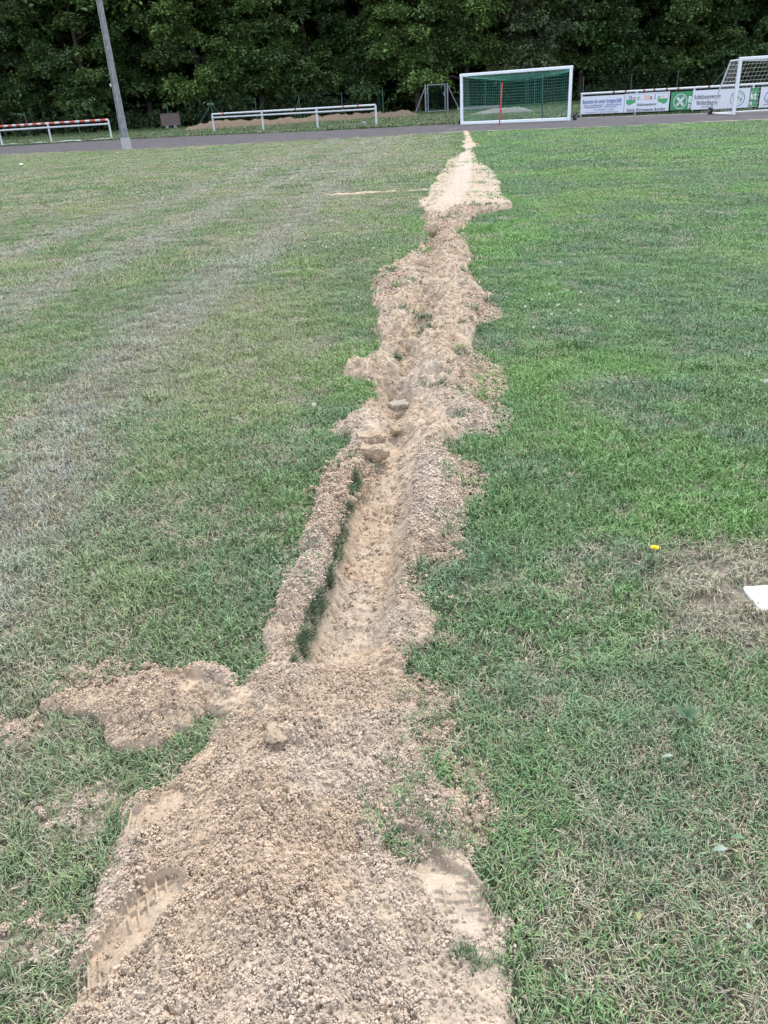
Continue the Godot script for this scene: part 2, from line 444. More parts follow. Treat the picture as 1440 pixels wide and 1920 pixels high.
func materials() -> void:
	var m := mat("grass", Color.WHITE, 0.55)
	m.backlight = Color(0.25, 0.25, 0.25)
	m = mat("sand", Color.WHITE, 1.0)
	m.albedo_texture = speckle(512, 3, 0.78, 1.08, 0.03, 0.8)
	m.uv1_triplanar = true; m.uv1_world_triplanar = true; m.uv1_scale = Vector3(0.9, 0.9, 0.9)
	var bump := Image.create(512, 512, false, Image.FORMAT_RGBA8)
	var br := RandomNumberGenerator.new(); br.seed = 8
	var bn := noise(9, 0.09, 3)
	for y in 512:
		for x in 512:
			var k := clampf(0.5 + 0.5 * bn.get_noise_2d(x, y) + 0.25 * (br.randf() - 0.5), 0, 1)
			bump.set_pixel(x, y, Color(k, k, k))
	bump.bump_map_to_normal_map(3.0)
	m.normal_enabled = true; m.normal_texture = ImageTexture.create_from_image(bump); m.normal_scale = 0.45
	m = mat("soil", Color.WHITE, 1.0)
	m.albedo_texture = speckle(512, 4, 0.5, 1.2, 0.05, 0.6)
	m.uv1_triplanar = true; m.uv1_world_triplanar = true; m.uv1_scale = Vector3(1.1, 1.1, 1.1)
	m = mat("cinder", Color.WHITE, 1.0)
	m.albedo_texture = speckle(512, 5, 0.72, 1.12, 0.02, 0.4)
	m.uv1_triplanar = true; m.uv1_world_triplanar = true; m.uv1_scale = Vector3(0.12, 0.12, 0.12)
	m = mat("leaf", Color.WHITE, 0.6)
	m.backlight = Color(0.3, 0.3, 0.3)
	mat("bark", Color(0.075, 0.062, 0.05), 0.95)
	m = mat("white_paint", Color(0.60, 0.62, 0.66), 0.5)
	m.albedo_texture = speckle(256, 6, 0.86, 1.0, 0.03, 0.12)
	m.uv1_triplanar = true; m.uv1_scale = Vector3(0.7, 0.7, 0.7)
	mat("red_paint", Color(0.42, 0.06, 0.04), 0.6)
	mat("galvanised", Color(0.20, 0.22, 0.27), 0.5, 0.3)
	mat("green_paint", Color(0.03, 0.10, 0.085), 0.6)
	mat("net_green", Color(0.05, 0.22, 0.17), 0.9)
	mat("net_white", Color(0.55, 0.56, 0.56), 0.9)
	mat("rubber", Color(0.015, 0.015, 0.017), 0.8)
	m = mat("concrete", Color(0.27, 0.27, 0.29), 0.95)
	m.albedo_texture = speckle(256, 7, 0.72, 1.05, 0.04, 0.25)
	m.uv1_triplanar = true; m.uv1_scale = Vector3(0.8, 0.35, 0.8)
	mat("board_white", Color(0.60, 0.615, 0.70), 0.6)
	mat("board_green", Color(0.045, 0.24, 0.10), 0.6)

func grid_mesh(rows: int, cols: int, v: PackedVector3Array, c: PackedColorArray, m: Material) -> ArrayMesh:
	var n := PackedVector3Array(); n.resize(v.size())
	var idx := PackedInt32Array(); idx.resize((rows - 1) * (cols - 1) * 6)
	var w := 0
	for r in rows:
		for q in cols:
			var k := r * cols + q
			var dx := v[r * cols + mini(q + 1, cols - 1)] - v[r * cols + maxi(q - 1, 0)]
			var dz := v[mini(r + 1, rows - 1) * cols + q] - v[maxi(r - 1, 0) * cols + q]
			var nn := dx.cross(dz)
			n[k] = nn.normalized() if nn.y > 0 else (-nn).normalized()
			if r < rows - 1 and q < cols - 1:
				idx[w] = k; idx[w + 1] = k + cols; idx[w + 2] = k + cols + 1
				idx[w + 3] = k; idx[w + 4] = k + cols + 1; idx[w + 5] = k + 1
				w += 6
	var a := []
	a.resize(Mesh.ARRAY_MAX)
	a[Mesh.ARRAY_VERTEX] = v; a[Mesh.ARRAY_NORMAL] = n; a[Mesh.ARRAY_COLOR] = c; a[Mesh.ARRAY_INDEX] = idx
	var me := ArrayMesh.new()
	me.add_surface_from_arrays(Mesh.PRIMITIVE_TRIANGLES, a)
	me.surface_set_material(0, m)
	return me

func build_ground() -> void:
	var xs := PackedFloat32Array()
	var zs := PackedFloat32Array()
	var g := []
	var k := 2.4
	while k < 420: g.append(k); k *= 1.12
	for q in range(g.size() - 1, -1, -1): xs.append(-g[q])
	k = -2.36
	while k < 2.38: xs.append(k); k += 0.035
	for q in g: xs.append(q)
	for q in [60.0, 30, 15, 8, 4, 2, 1.5, 1.3, 1.1, 0.9, 0.7, 0.5, 0.3, 0.1]: zs.append(q)
	k = -0.2
	while k > -4.5: zs.append(k); k -= 0.03
	while k > -430: zs.append(k); k *= 1.035
	var v := PackedVector3Array(); var c := PackedColorArray()
	for z in zs:
		for x in xs:
			var y := ground_y(x, z)
			var col := Color(0.060, 0.058, 0.030)
			if z < 1.3 and z > track_near(x):
				var s := sand_at(x, z)
				if s.y > 0.02: y = minf(y, lerpf(y, minf(s.x, 0.0) - 0.05, ss(0.02, 0.08, s.y)))
				var l := lawn(x, z)
				col = Color(0.075, 0.082, 0.045).lerp(Color(0.17, 0.145, 0.105), clampf(0.7 * (1.0 - l[2]) * 2.0 + 0.45 * l[1], 0, 1))
				col = col.lerp(Color(0.25, 0.215, 0.165), 0.7 * exp(-(pow((x - 1.06) / 0.22, 4.0) + pow((z + 1.98) / 0.24, 4.0))) * ss(-0.2, 0.2, n_hi.get_noise_2d(x + 5.0, z)))
				for mx in MIXED:
					if absf(x - mx[0]) > mx[2] * 1.3 or absf(z - mx[1]) > mx[3] * 1.3: continue
					var e: float = pow((x - mx[0]) / mx[2], 2.0) + pow((z - mx[1]) / mx[3], 2.0)
					col = col.lerp(sand_tint(x, z, -z), 0.8 * (1.0 - ss(0.5, 1.4, e + 1.2 * n_edge.get_noise_2d(x, z))))
				col = col.lerp(l[0] * 0.9, 0.75 * ss(5.0, 12.0, -z))
			elif z < -76: col = Color(0.085, 0.066, 0.042)   # leaf litter
			v.append(Vector3(x, y - 0.004, z)); c.append(col)
	var o := part(self, "ground", grid_mesh(zs.size(), xs.size(), v, c, mats["soil"]))
	o.set_meta("kind", "structure")

func strip(called: String, near: Callable, far: Callable, y: float, col: Color, ragged: float) -> void:
	var v := PackedVector3Array(); var c := PackedColorArray()
	var xs := PackedFloat32Array()
	var x := -110.0
	while x < 110.0:
		xs.append(x); x += 0.15 if absf(x) < 32.0 else 4.0
	for t in [0.0, 0.25, 0.5, 0.75, 1.0]:
		for q in xs:
			var a: float = near.call(q) + ragged * n_mid.get_noise_2d(q, 2.0)
			var b: float = far.call(q) + ragged * n_mid.get_noise_2d(q, 9.0)
			v.append(Vector3(q, y, lerpf(a, b, t)))
			c.append(col * (1.0 + 0.18 * n_mid.get_noise_2d(q * 0.3, t * 9.0)))
	var o := part(self, called, grid_mesh(5, xs.size(), v, c, mats["cinder"]))
	o.set_meta("kind", "structure")

func build_track() -> void:
	strip("cinder_track", track_near, track_far, 0.008, Color(0.064, 0.055, 0.062), 0.35)
	strip("track_edge", func(q): return track_near(q) + 0.16 if q > 3.0 else track_near(q) - 0.1, func(q): return track_near(q) - 0.22, 0.014, Color(0.30, 0.255, 0.195), 0.3)
	strip("gravel_verge", func(q): return track_far(q) + 0.2, func(q): return track_far(q) - 1.6 * ss(8.0, 10.5, q) - 0.05, 0.013, Color(0.13, 0.122, 0.118), 0.3)

func build_sand() -> void:
	# the long strip, in three lengths that share their end rows
	var strip_root := Node3D.new()
	strip_root.name = "sand_strip"
	add_child(strip_root)
	tag(strip_root, "long strip of loose beige sand filling the trench across the lawn", "sand", "", "stuff")
	for sec in [["nearest_fill", -1.4, 0.55, 0.011, 120], ["fresh_fill", 0.55, 2.6, 0.0019, 500], ["churned_sand", 2.6, 11.5, 0.0021, 300], ["pale_spread", 11.5, 34.7, 0.006, 240]]:
		var rows := []
		var D: float = sec[1]
		while D < sec[2] - 1e-4:
			rows.append(D); D += sec[3] * maxf(D, 1.0)
		rows.append(sec[2])
		var cols: int = sec[4]
		var sv := PackedVector3Array(); sv.resize(rows.size() * cols)
		var sc := PackedColorArray(); sc.resize(sv.size())
		var k := 0
		for d: float in rows:
			var xl := table(LEFT_EDGE, d)
			var xr := table(RIGHT_EDGE, d)
			var ch := table(CHANNEL, d)
			var pad: float = 0.07 + 0.015 * d
			for q in cols:
				var x := lerpf(xl - pad, xr + pad, float(q) / (cols - 1))
				var sp := sand(x, d, xl, xr, ch)
				sv[k] = Vector3(x, sp.x + ground_y(x, -d), -d)
				var col := sand_tint(x, -d, d)
				sc[k] = col
				k += 1
		part(strip_root, sec[0], grid_mesh(rows.size(), cols, sv, sc, mats["sand"])).set_meta("kind", "stuff")
	var o: MeshInstance3D
	var v: PackedVector3Array
	var c: PackedColorArray
	# heap to the left
	v = PackedVector3Array(); c = PackedColorArray()
	var nx := 190; var nz := 130
	for r in nz:
		for q in nx:
			var x := lerpf(-0.98, -0.34, float(q) / (nx - 1))
			var z := lerpf(-1.40, -1.80, float(r) / (nz - 1))
			v.append(Vector3(x, heap(x, z) + ground_y(x, z), z)); c.append(sand_tint(x, z, 1.5))
	o = part(self, "sand_heap", grid_mesh(nz, nx, v, c, mats["sand"]))
	tag(o, "small sand heap with a boot print, on the grass left of the trench", "sand heap")
	# thin side trench far along on the left
	v = PackedVector3Array(); c = PackedColorArray()
	for r in 14:
		for q in 120:
			var t := q / 119.0
			var x := lerpf(-0.62, 1.1, t)
			var u := (r / 13.0 - 0.5) * 2.0
			var w := 0.17 * (0.55 + 0.45 * n_mid.get_noise_2d(x, 70.0)) * ss(0.0, 0.2, t) + 0.03
			var z := -13.86 + 0.10 * n_mid.get_noise_2d(x * 0.6, 30.0) - u * w
			var hh := 0.035 * (1.0 - u * u) - 0.012 + 0.02 * n_hi.get_noise_2d(x * 0.6, z * 0.6)
			hh -= 0.07 * ss(0.35, 0.7, t) * exp(-pow((u - 0.25) / 0.3, 2.0))
			v.append(Vector3(x, hh + ground_y(x, z), z)); c.append(sand_tint(x, z, 10.0))
	o = part(self, "sand_streak", grid_mesh(14, 120, v, c, mats["sand"]))
	tag(o, "thin sandy furrow branching left off the far trench", "sand")
	# loose crumbs
	var lumps := []
	for q in 4: lumps.append(crumb_mesh(100 + q))
	var where := [[], [], [], []]
	var tint := [PackedColorArray(), PackedColorArray(), PackedColorArray(), PackedColorArray()]
	rng.seed = 77
	for q in 135000:
		var x := rng.randf_range(-0.95, 0.4)
		var dd := 0.35 + 2.85 * pow(rng.randf(), 1.1)
		var z := -dd
		var s := sand_at(x, z)
		var y := s.x
		var ok := s.y > -0.004
		if not ok:
			if x < -0.36 and dd > 1.4 and dd < 1.8 and heap(x, z) > 0.008:
				ok = true; y = heap(x, z)
			elif s.y > -0.09 and rng.randf() < 0.22 * exp(s.y / 0.03): ok = true; y = 0.008
		if not ok: continue
		var skip := false
		for b in BOOTS:
			if absf(x - b[0]) < 0.2 and absf(z - b[1]) < 0.2 and boot(x, z, b).x > 0.3 and rng.randf() < 0.93: skip = true
		if skip or (dd < 1.15 and x > 0.02 and rng.randf() < 0.6): continue
		if dd > 1.75 and absf(x - table(CHANNEL, dd)) < 0.12 and rng.randf() < 0.93: continue
		if n_hi.get_noise_2d(x * 0.9, z * 0.9) < -0.12 and rng.randf() < 0.5: continue   # finer, settled sand
		var r := 0.0021 + 0.0025 * rng.randf() + 0.0045 * pow(rng.randf(), 7.0)
		if dd > 2.0: r *= 1.5
		push_crumb(where, tint, x, y + r * rng.randf_range(-0.2, 0.8) + ground_y(x, z), z, r)
	for q in 20000:
		var dd := 2.6 + 8.4 * pow(rng.randf(), 1.6)
		var x := lerpf(table(LEFT_EDGE, dd) - 0.1, table(RIGHT_EDGE, dd) + 0.1, rng.randf())
		var s := sand_at(x, -dd)
		if s.y < -0.01 and rng.randf() > 0.12: continue
		if dd < 3.3 and absf(x - table(CHANNEL, dd)) < 0.12 and rng.randf() < 0.85: continue
		var r := (0.0028 + 0.008 * pow(rng.randf(), 3.0)) * (0.7 + 0.13 * dd)
		push_crumb(where, tint, x, maxf(s.x, 0.004 if s.y < 0.0 else s.x) + r * 0.1 + ground_y(x, -dd), -dd, r)
	for mx in MIXED:
		var a: float = mx[2] * mx[3] * 3.14
		for q in int(clampf(a * 42000, 80, 2600)):
			var an := rng.randf() * TAU
			var rr := pow(rng.randf(), 0.6) * 1.15
			var x: float = mx[0] + cos(an) * mx[2] * rr
			var z: float = mx[1] + sin(an) * mx[3] * rr
			var cl := n_hi.get_noise_2d(x * 2.2, z * 2.2) + 0.6 * n_edge.get_noise_2d(x * 2.0, z * 2.0) - 0.35 * rr + 0.22
			if cl < 0.0 and rng.randf() > 0.06: continue
			if mx[0] < -0.5 and mx[1] > -1.4 and cl < 0.14 and rng.randf() > 0.08: continue
			var r: float = (0.0026 + 0.0040 * pow(rng.randf(), 2.5)) * (1.0 + 0.45 * maxf(-mx[1] - 1.6, 0.0))
			push_crumb(where, tint, x, maxf(sand_at(x, z).x, 0.004 + 0.014 * clampf(cl, 0, 0.6)) + ground_y(x, z), z, r)
	var root := Node3D.new()
	root.name = "sand_crumbs"
	add_child(root)
	tag(root, "loose sand crumbs strewn over the trench fill and its grassy edges", "sand", "", "stuff")
	for q in 4:
		copies(root, "crumb", lumps[q], where[q], tint[q]).set_meta("kind", "stuff")

func push_crumb(where: Array, tint: Array, x: float, y: float, z: float, r: float) -> void:
	var k := rng.randi() % 4
	var b := Basis.from_euler(Vector3(rng.randf() * TAU, rng.randf() * TAU, rng.randf() * TAU)).scaled(Vector3(r, r * rng.randf_range(0.7, 1.0), r))
	where[k].append(Transform3D(b, Vector3(x, y, z)))
	tint[k].append(sand_tint(x, z, -z) * Color(1.13, 1.13, 1.16) * rng.randf_range(0.93, 1.1))

func crumb_mesh(seed_: int) -> ArrayMesh:
	var rr := RandomNumberGenerator.new(); rr.seed = seed_
	var s := Shape.new()
	var p := [Vector3.RIGHT, Vector3.LEFT, Vector3.UP, Vector3.DOWN, Vector3.BACK, Vector3.FORWARD]
	for g in 7:
		var o := Vector3(rr.randfn() * 0.55, rr.randfn() * 0.3, rr.randfn() * 0.55)
		var sz := rr.randf_range(0.32, 0.68)
		var q := []
		for e: Vector3 in p: q.append(o + e * sz * rr.randf_range(0.7, 1.25) + Vector3(rr.randfn(), rr.randfn(), rr.randfn()) * 0.10 * sz)
		var f := rr.randf_range(0.93, 1.07)
		for t in [[0, 2, 4], [4, 2, 1], [1, 2, 5], [5, 2, 0], [0, 4, 3], [4, 1, 3], [1, 5, 3], [5, 0, 3]]:
			s.tri(q[t[0]], q[t[2]], q[t[1]], Color(f, f, f))
			for k in 3:
				var at: Vector3 = s.v[s.v.size() - 3 + k]
				s.n[s.n.size() - 3 + k] = (s.n[s.n.size() - 3 + k] + 1.4 * (at - o).normalized()).normalized()
	return s.mesh(mats["sand"])

func clod_mesh(seed_: int, level: int, rough: float) -> ArrayMesh:
	# lumpy closed ball from a subdivided octahedron
	var n := noise(seed_, 0.9, 3)
	var faces := []
	var p := [Vector3.RIGHT, Vector3.LEFT, Vector3.UP, Vector3.DOWN, Vector3.BACK, Vector3.FORWARD]
	for f in [[0, 2, 4], [4, 2, 1], [1, 2, 5], [5, 2, 0], [0, 4, 3], [4, 1, 3], [1, 5, 3], [5, 0, 3]]:
		faces.append([p[f[0]], p[f[1]], p[f[2]]])
	for q in level:
		var nf := []
		for f in faces:
			var a: Vector3 = f[0]; var b: Vector3 = f[1]; var d: Vector3 = f[2]
			var ab := (a + b).normalized(); var bd := (b + d).normalized(); var da := (d + a).normalized()
			nf.append_array([[a, ab, da], [ab, b, bd], [da, bd, d], [ab, bd, da]])
		faces = nf
	var s := Shape.new()
	for f in faces:
		var o := []
		for q: Vector3 in f: o.append(q * (1.0 + rough * n.get_noise_3dv(q * 1.3) + (rough * 0.5 * n.get_noise_3dv(q * 4.0) if level < 3 else rough * 0.6 * n.get_noise_3dv(q * 3.5))))
		s.tri(o[0], o[2], o[1])
		if level > 0:
			var fn := [f[0], f[2], f[1]]
			for q in 3: s.n[s.n.size() - 3 + q] = (s.n[s.n.size() - 3 + q] + fn[q].normalized()).normalized()
	return s.mesh(mats["sand"])

func build_grass() -> void:
	var root := Node3D.new()
	root.name = "lawn_grass"
	add_child(root)
	tag(root, "short mown grass of the sports field, green and dry", "grass", "", "stuff")
	var zones := [  # from, to, spacing, blades, spread, shortest, longest, width, lean
		[-0.5, 1.7, 0.022, 22, 0.022, 0.018, 0.050, 0.0022, 0.95],
		[1.7, 3.4, 0.033, 28, 0.034, 0.020, 0.050, 0.0028, 0.98],
		[3.4, 7.5, 0.052, 70, 0.062, 0.020, 0.042, 0.0032, 1.0],
		[7.5, 15.0, 0.10, 150, 0.125, 0.022, 0.042, 0.0052, 1.0],
		[15.0, 44.0, 0.20, 220, 0.25, 0.025, 0.045, 0.0105, 1.0]]
	var zi := 0
	for zn in zones:
		var me := []
		for q in 6: me.append(grass_tuft(300 + zi * 10 + q, zn[3], zn[4], zn[5], zn[6], zn[7], q >= 3, zn[8]))
		var where := [[], [], [], [], [], []]
		var tint := []
		for q in 6: tint.append(PackedColorArray())
		rng.seed = 900 + zi
		var dd: float = zn[0]
		while dd < zn[1]:
			var half: float = 1.1 + 0.62 * maxf(dd, 0.3)
			var x := -half - 0.1 * maxf(dd, 0.0)
			while x < half + 0.25 * dd:
				var px: float = x + rng.randf_range(-0.5, 0.5) * zn[2]
				var pd: float = dd + rng.randf_range(-0.5, 0.5) * zn[2]
				x += zn[2]
				var z := -pd
				if z < track_near(px) + 0.1: continue
				var s := sand_at(px, z)
				var keep := 1.0 - ss(-0.012 - 0.004 * pd, 0.025, s.y)
				if pd < 2.0 and px < -0.3 and pd > 1.38:
					keep *= 1.0 - ss(0.0, 0.012, heap(px, z))
				if pd < 7.5:
					for mx in MIXED:
						var e: float = pow((px - mx[0]) / mx[2], 2.0) + pow((z - mx[1]) / mx[3], 2.0)
						if e < 1.3:
							if s.y < 0.1 + 0.03 * pd + (0.1 if pd < 1.4 else 0.0) and s.y > -0.01: keep = maxf(keep, (0.30 if pd < 1.7 else 0.16) * (0.25 + 1.6 * ss(-0.1, 0.25, n_hi.get_noise_2d(px * 1.2, z * 1.2))))
							else: keep = minf(keep, 0.34 + 0.4 * ss(0.5, 1.3, e))
				if keep < 0.01: continue
				var l := lawn(px, z)
				keep *= l[2]
				if absf(px - 1.172) < 0.098 and absf(pd - 1.92) < 0.058: continue   # the marker plate
				if rng.randf() > keep: continue
				var k := (3 + rng.randi() % 3) if rng.randf() < l[1] * 0.85 else rng.randi() % 3
				var col: Color = l[0] if k < 3 else Color(0.42, 0.365, 0.265).lerp(Color(0.34, 0.315, 0.20), rng.randf())
				var f := rng.randf_range(0.8, 1.2)
				var sc := rng.randf_range(0.75, 1.15)
				if k < 3 and n_hi.get_noise_2d(px * 0.6, z * 0.6) > 0.25: sc *= 1.3
				var b := Basis(Vector3.UP, rng.randf() * TAU).scaled(Vector3(sc, sc * rng.randf_range(0.7, 1.1) * (0.75 if k >= 3 else 1.0), sc))
				where[k].append(Transform3D(b, Vector3(px, maxf(ground_y(px, z), ground_y(px, z) + (s.x if s.y > 0 else 0.0)), z)))
				tint[k].append(Color(col.r * f, col.g * f, col.b * f))
			dd += zn[2] * (1.0 if zi < 3 else 1.25)
		for q in 6:
			if where[q].size(): copies(root, "tuft", me[q], where[q], tint[q]).set_meta("kind", "stuff")
		print("grass zone ", zi, " ", where[0].size() * 3 + where[3].size() * 3)
		zi += 1
	# longer grass hanging over the cut edge and tufts left standing in the sand
	var edge := Node3D.new()
	edge.name = "edge_grass"
	add_child(edge)
	tag(edge, "longer grass hanging over the cut trench edge and poking through sand", "grass", "", "stuff")
	var long := []
	for q in 3: long.append(grass_tuft(700 + q, 13, 0.012, 0.022, 0.052, 0.0024, false, 0.8))
	var wh := [[], [], []]
	var ti := [PackedColorArray(), PackedColorArray(), PackedColorArray()]
	rng.seed = 31
	for q in 560:
		var d := rng.randf_range(1.72, 3.15)
		if n_mid.get_noise_2d(d * 2.6, 5.0) < -0.12: continue
		var x := table(CHANNEL, d) - 0.128 + rng.randf_range(-0.012, 0.014)
		var b := Basis(Vector3.FORWARD, rng.randf_range(0.2, 1.2)) * Basis(Vector3.UP, rng.randf() * TAU)
		var k := rng.randi() % 3
		wh[k].append(Transform3D(b.scaled(Vector3.ONE * rng.randf_range(0.7, 1.2)), Vector3(x, rng.randf_range(-0.03, 0.035), -d)))
		ti[k].append(Color(0.072, 0.118, 0.052) * rng.randf_range(0.6, 1.2))
	var spots := [[0.86, 5.75, 0.10, 0.10], [0.50, 4.15, 0.10, 0.1], [0.36, 3.85, 0.12, 0.07], [0.40, 3.47, 0.06, 0.05], [0.50, 4.35, 0.07, 0.08], [0.66, 5.1, 0.08, 0.08], [0.35, 5.35, 0.08, 0.08], [0.32, 4.95, 0.1, 0.09], [-0.13, 3.02, 0.07, 0.16], [0.80, 6.75, 0.08, 0.1], [0.16, 6.8, 0.09, 0.35], [1.5, 10.9, 0.3, 0.15], [1.0, 10.2, 0.1, 0.3], [0.3, 3.05, 0.06, 0.1], [0.22, 2.45, 0.06, 0.05], [0.09, 1.33, 0.07, 0.12], [0.03, 1.19, 0.05, 0.05], [0.10, 1.15, 0.06, 0.05], [0.10, 0.87, 0.05, 0.025], [-0.17, 3.35, 0.04, 0.1], [0.10, 1.43, 0.04, 0.1], [0.2, 5.55, 0.1, 0.08], [0.14, 4.6, 0.06, 0.06]]
	for sp in spots:
		for q in int(12 + 900 * sp[2] * sp[3]):
			var x: float = sp[0] + rng.randfn() * sp[2] * 0.5
			var d: float = sp[1] + rng.randfn() * sp[3] * 0.5
			var k := rng.randi() % 3
			var sc: float = rng.randf_range(0.5, 0.9) * (1.0 + 0.08 * d)
			wh[k].append(Transform3D(Basis(Vector3.UP, rng.randf() * TAU).scaled(Vector3.ONE * sc), Vector3(x, maxf(sand_at(x, -d).x, 0.0) - 0.004, -d)))
			ti[k].append(Color(0.090, 0.165, 0.070) * rng.randf_range(0.7, 1.15))
	for q in 3: copies(edge, "tuft", long[q], wh[q], ti[q]).set_meta("kind", "stuff")
	# rougher verge beyond the track
	var verge := Node3D.new()
	verge.name = "verge_grass"
	add_child(verge)
	tag(verge, "rough grass on the verge between the track and the wood", "grass", "", "stuff")
	var vm := []
	for q in 3: vm.append(grass_tuft(800 + q, 70, 0.30, 0.05, 0.20, 0.022, q == 2, 0.7))
	wh = [[], [], []]
	ti = [PackedColorArray(), PackedColorArray(), PackedColorArray()]
	rng.seed = 41
	for q in 26000:
		var x := rng.randf_range(-42, 40)
		var z := rng.randf_range(-78, -26)
		if z > track_far(x) - 0.4 - 1.4 * ss(8.0, 10.5, x): continue
		if z < -72.5 and rng.randf() < 0.6: continue
		var k := 2 if rng.randf() < 0.18 else rng.randi() % 2
		var tall := 1.0 + 1.2 * ss(-70, -73, z) * rng.randf()
		wh[k].append(Transform3D(Basis(Vector3.UP, rng.randf() * TAU).scaled(Vector3(1, rng.randf_range(0.6, 1.1) * tall, 1)), Vector3(x, 0, z)))
		ti[k].append((Color(0.085, 0.155, 0.045) if k < 2 else Color(0.22, 0.19, 0.11)) * rng.randf_range(0.6, 1.15))
	for q in 3: copies(verge, "tuft", vm[q], wh[q], ti[q]).set_meta("kind", "stuff")

# ------------------------------------------------------------------ the wood
func leaf_spray(seed_: int, count: int, size: float, spread: float) -> ArrayMesh:
	var r := RandomNumberGenerator.new(); r.seed = seed_
	var s := Shape.new()
	for k in count:
		var o := Vector3(r.randfn() * spread, r.randfn() * spread * 0.6, r.randfn() * spread)
		var an := r.randf() * TAU
		var out := Vector3(cos(an), r.randf_range(-0.75, 0.1), sin(an)).normalized()
		var side := out.cross(Vector3(r.randfn() * 0.35, 1, r.randfn() * 0.35)).normalized()
		var l := size * r.randf_range(0.7, 1.2)
		var up := side.cross(out) * l * 0.10
		var f := r.randf_range(0.65, 1.3)
		var col := Color(f * r.randf_range(0.85, 1.25), f, f * r.randf_range(0.8, 1.1))
		var mid := o + out * l * 0.45
		s.tri(o, mid + side * l * 0.36 + up, o + out * l, col)
		s.tri(o, o + out * l, mid - side * l * 0.36 + up, col)
	return s.mesh(mats["leaf"])

func tree(label: String, at: Vector3, h: float, spread: float, low: float, tone: Color, seed_: int, sprays: Array, clumps: int) -> void:
	var t := thing("broadleaf_tree", label, "tree", at, 0.0, "trees along the edge of the wood")
	rng.seed = seed_
	var pts := []
	var lean := Vector3(rng.randfn() * 0.03, 0, rng.randfn() * 0.02)
	for k in 8:
		pts.append(Vector3(0, h * 0.9 * k / 7.0, 0) + lean * h * pow(k / 7.0, 2.0) * 4.0 + Vector3(rng.randfn() * 0.08, 0, rng.randfn() * 0.08) * (0.0 if k == 0 else 1.0))
	var r0 := 0.012 * h + 0.06
	tube_part(t, "trunk", pts, r0, mats["bark"], 8, 0.04)
	var tips := []
	for k in 7:
		var f := rng.randf_range(0.12, 0.75)
		var o: Vector3 = pts[int(f * 7)]
		var an := rng.randf() * TAU if k > 2 else rng.randf_range(0.2, 2.9)
		var ln := spread * rng.randf_range(0.55, 0.95)
		var d := Vector3(cos(an), rng.randf_range(0.05, 0.5), sin(an))
		var tip := o + d * ln
		tube_part(t, "limb", [o, o + d * ln * 0.5 + Vector3(0, 0.3, 0), tip], 0.09, mats["bark"], 5, 0.02)
		tips.append(tip)
	var where := [[], [], []]
	var tint := [PackedColorArray(), PackedColorArray(), PackedColorArray()]
	for k in clumps:
		var c: Vector3
		if k < 14: c = tips[k % 7] + Vector3(rng.randfn(), rng.randfn() * 0.6, rng.randfn()) * 0.5
		else:
			# shells of foliage, denser on the open side and within reach of the eye
			var an := rng.randf_range(-0.3, PI + 0.3) if rng.randf() < 0.8 else rng.randf() * TAU
			var hh := low + (h - low) * pow(rng.randf(), 1.5)
			var prof := sin(clampf((hh - low + 0.8) / (h - low + 0.8), 0, 1) * PI * 0.85 + 0.3)
			var rad := spread * maxf(prof, 0.25) * rng.randf_range(0.6, 1.05)
			c = Vector3(cos(an) * rad, hh, sin(an) * rad)
		var size := rng.randf_range(0.55, 1.25) * (1.0 if c.y < 10 else 1.6)
		var tt := tone * rng.randf_range(0.5, 1.9)
		if rng.randf() < 0.22: tt = tt.lerp(Color(0.105, 0.145, 0.035), 0.5)
		var many := int((34 if c.y < 10 else 20) * size * size * 1.5) + 8
		for q in many:
			var o := Vector3(rng.randfn(), rng.randfn() * 0.42, rng.randfn()) * size * 0.52
			o.y -= 0.18 * o.length_squared()
			var p := c + o
			if p.y < 0.3: continue
			var w := rng.randi() % 3
			var sc := rng.randf_range(0.75, 1.3) * (1.0 if c.y < 10 else 1.8)
			where[w].append(Transform3D(Basis.from_euler(Vector3(rng.randfn() * 0.3, rng.randf() * TAU, rng.randfn() * 0.3)).scaled(Vector3.ONE * sc), p))
			tint[w].append(tt * rng.randf_range(0.75, 1.25))
	var crown := Node3D.new()
	crown.name = "crown"
	t.add_child(crown)
	for q in 3: copies(crown, "leaves", sprays[q], where[q], tint[q]).set_meta("kind", "stuff")

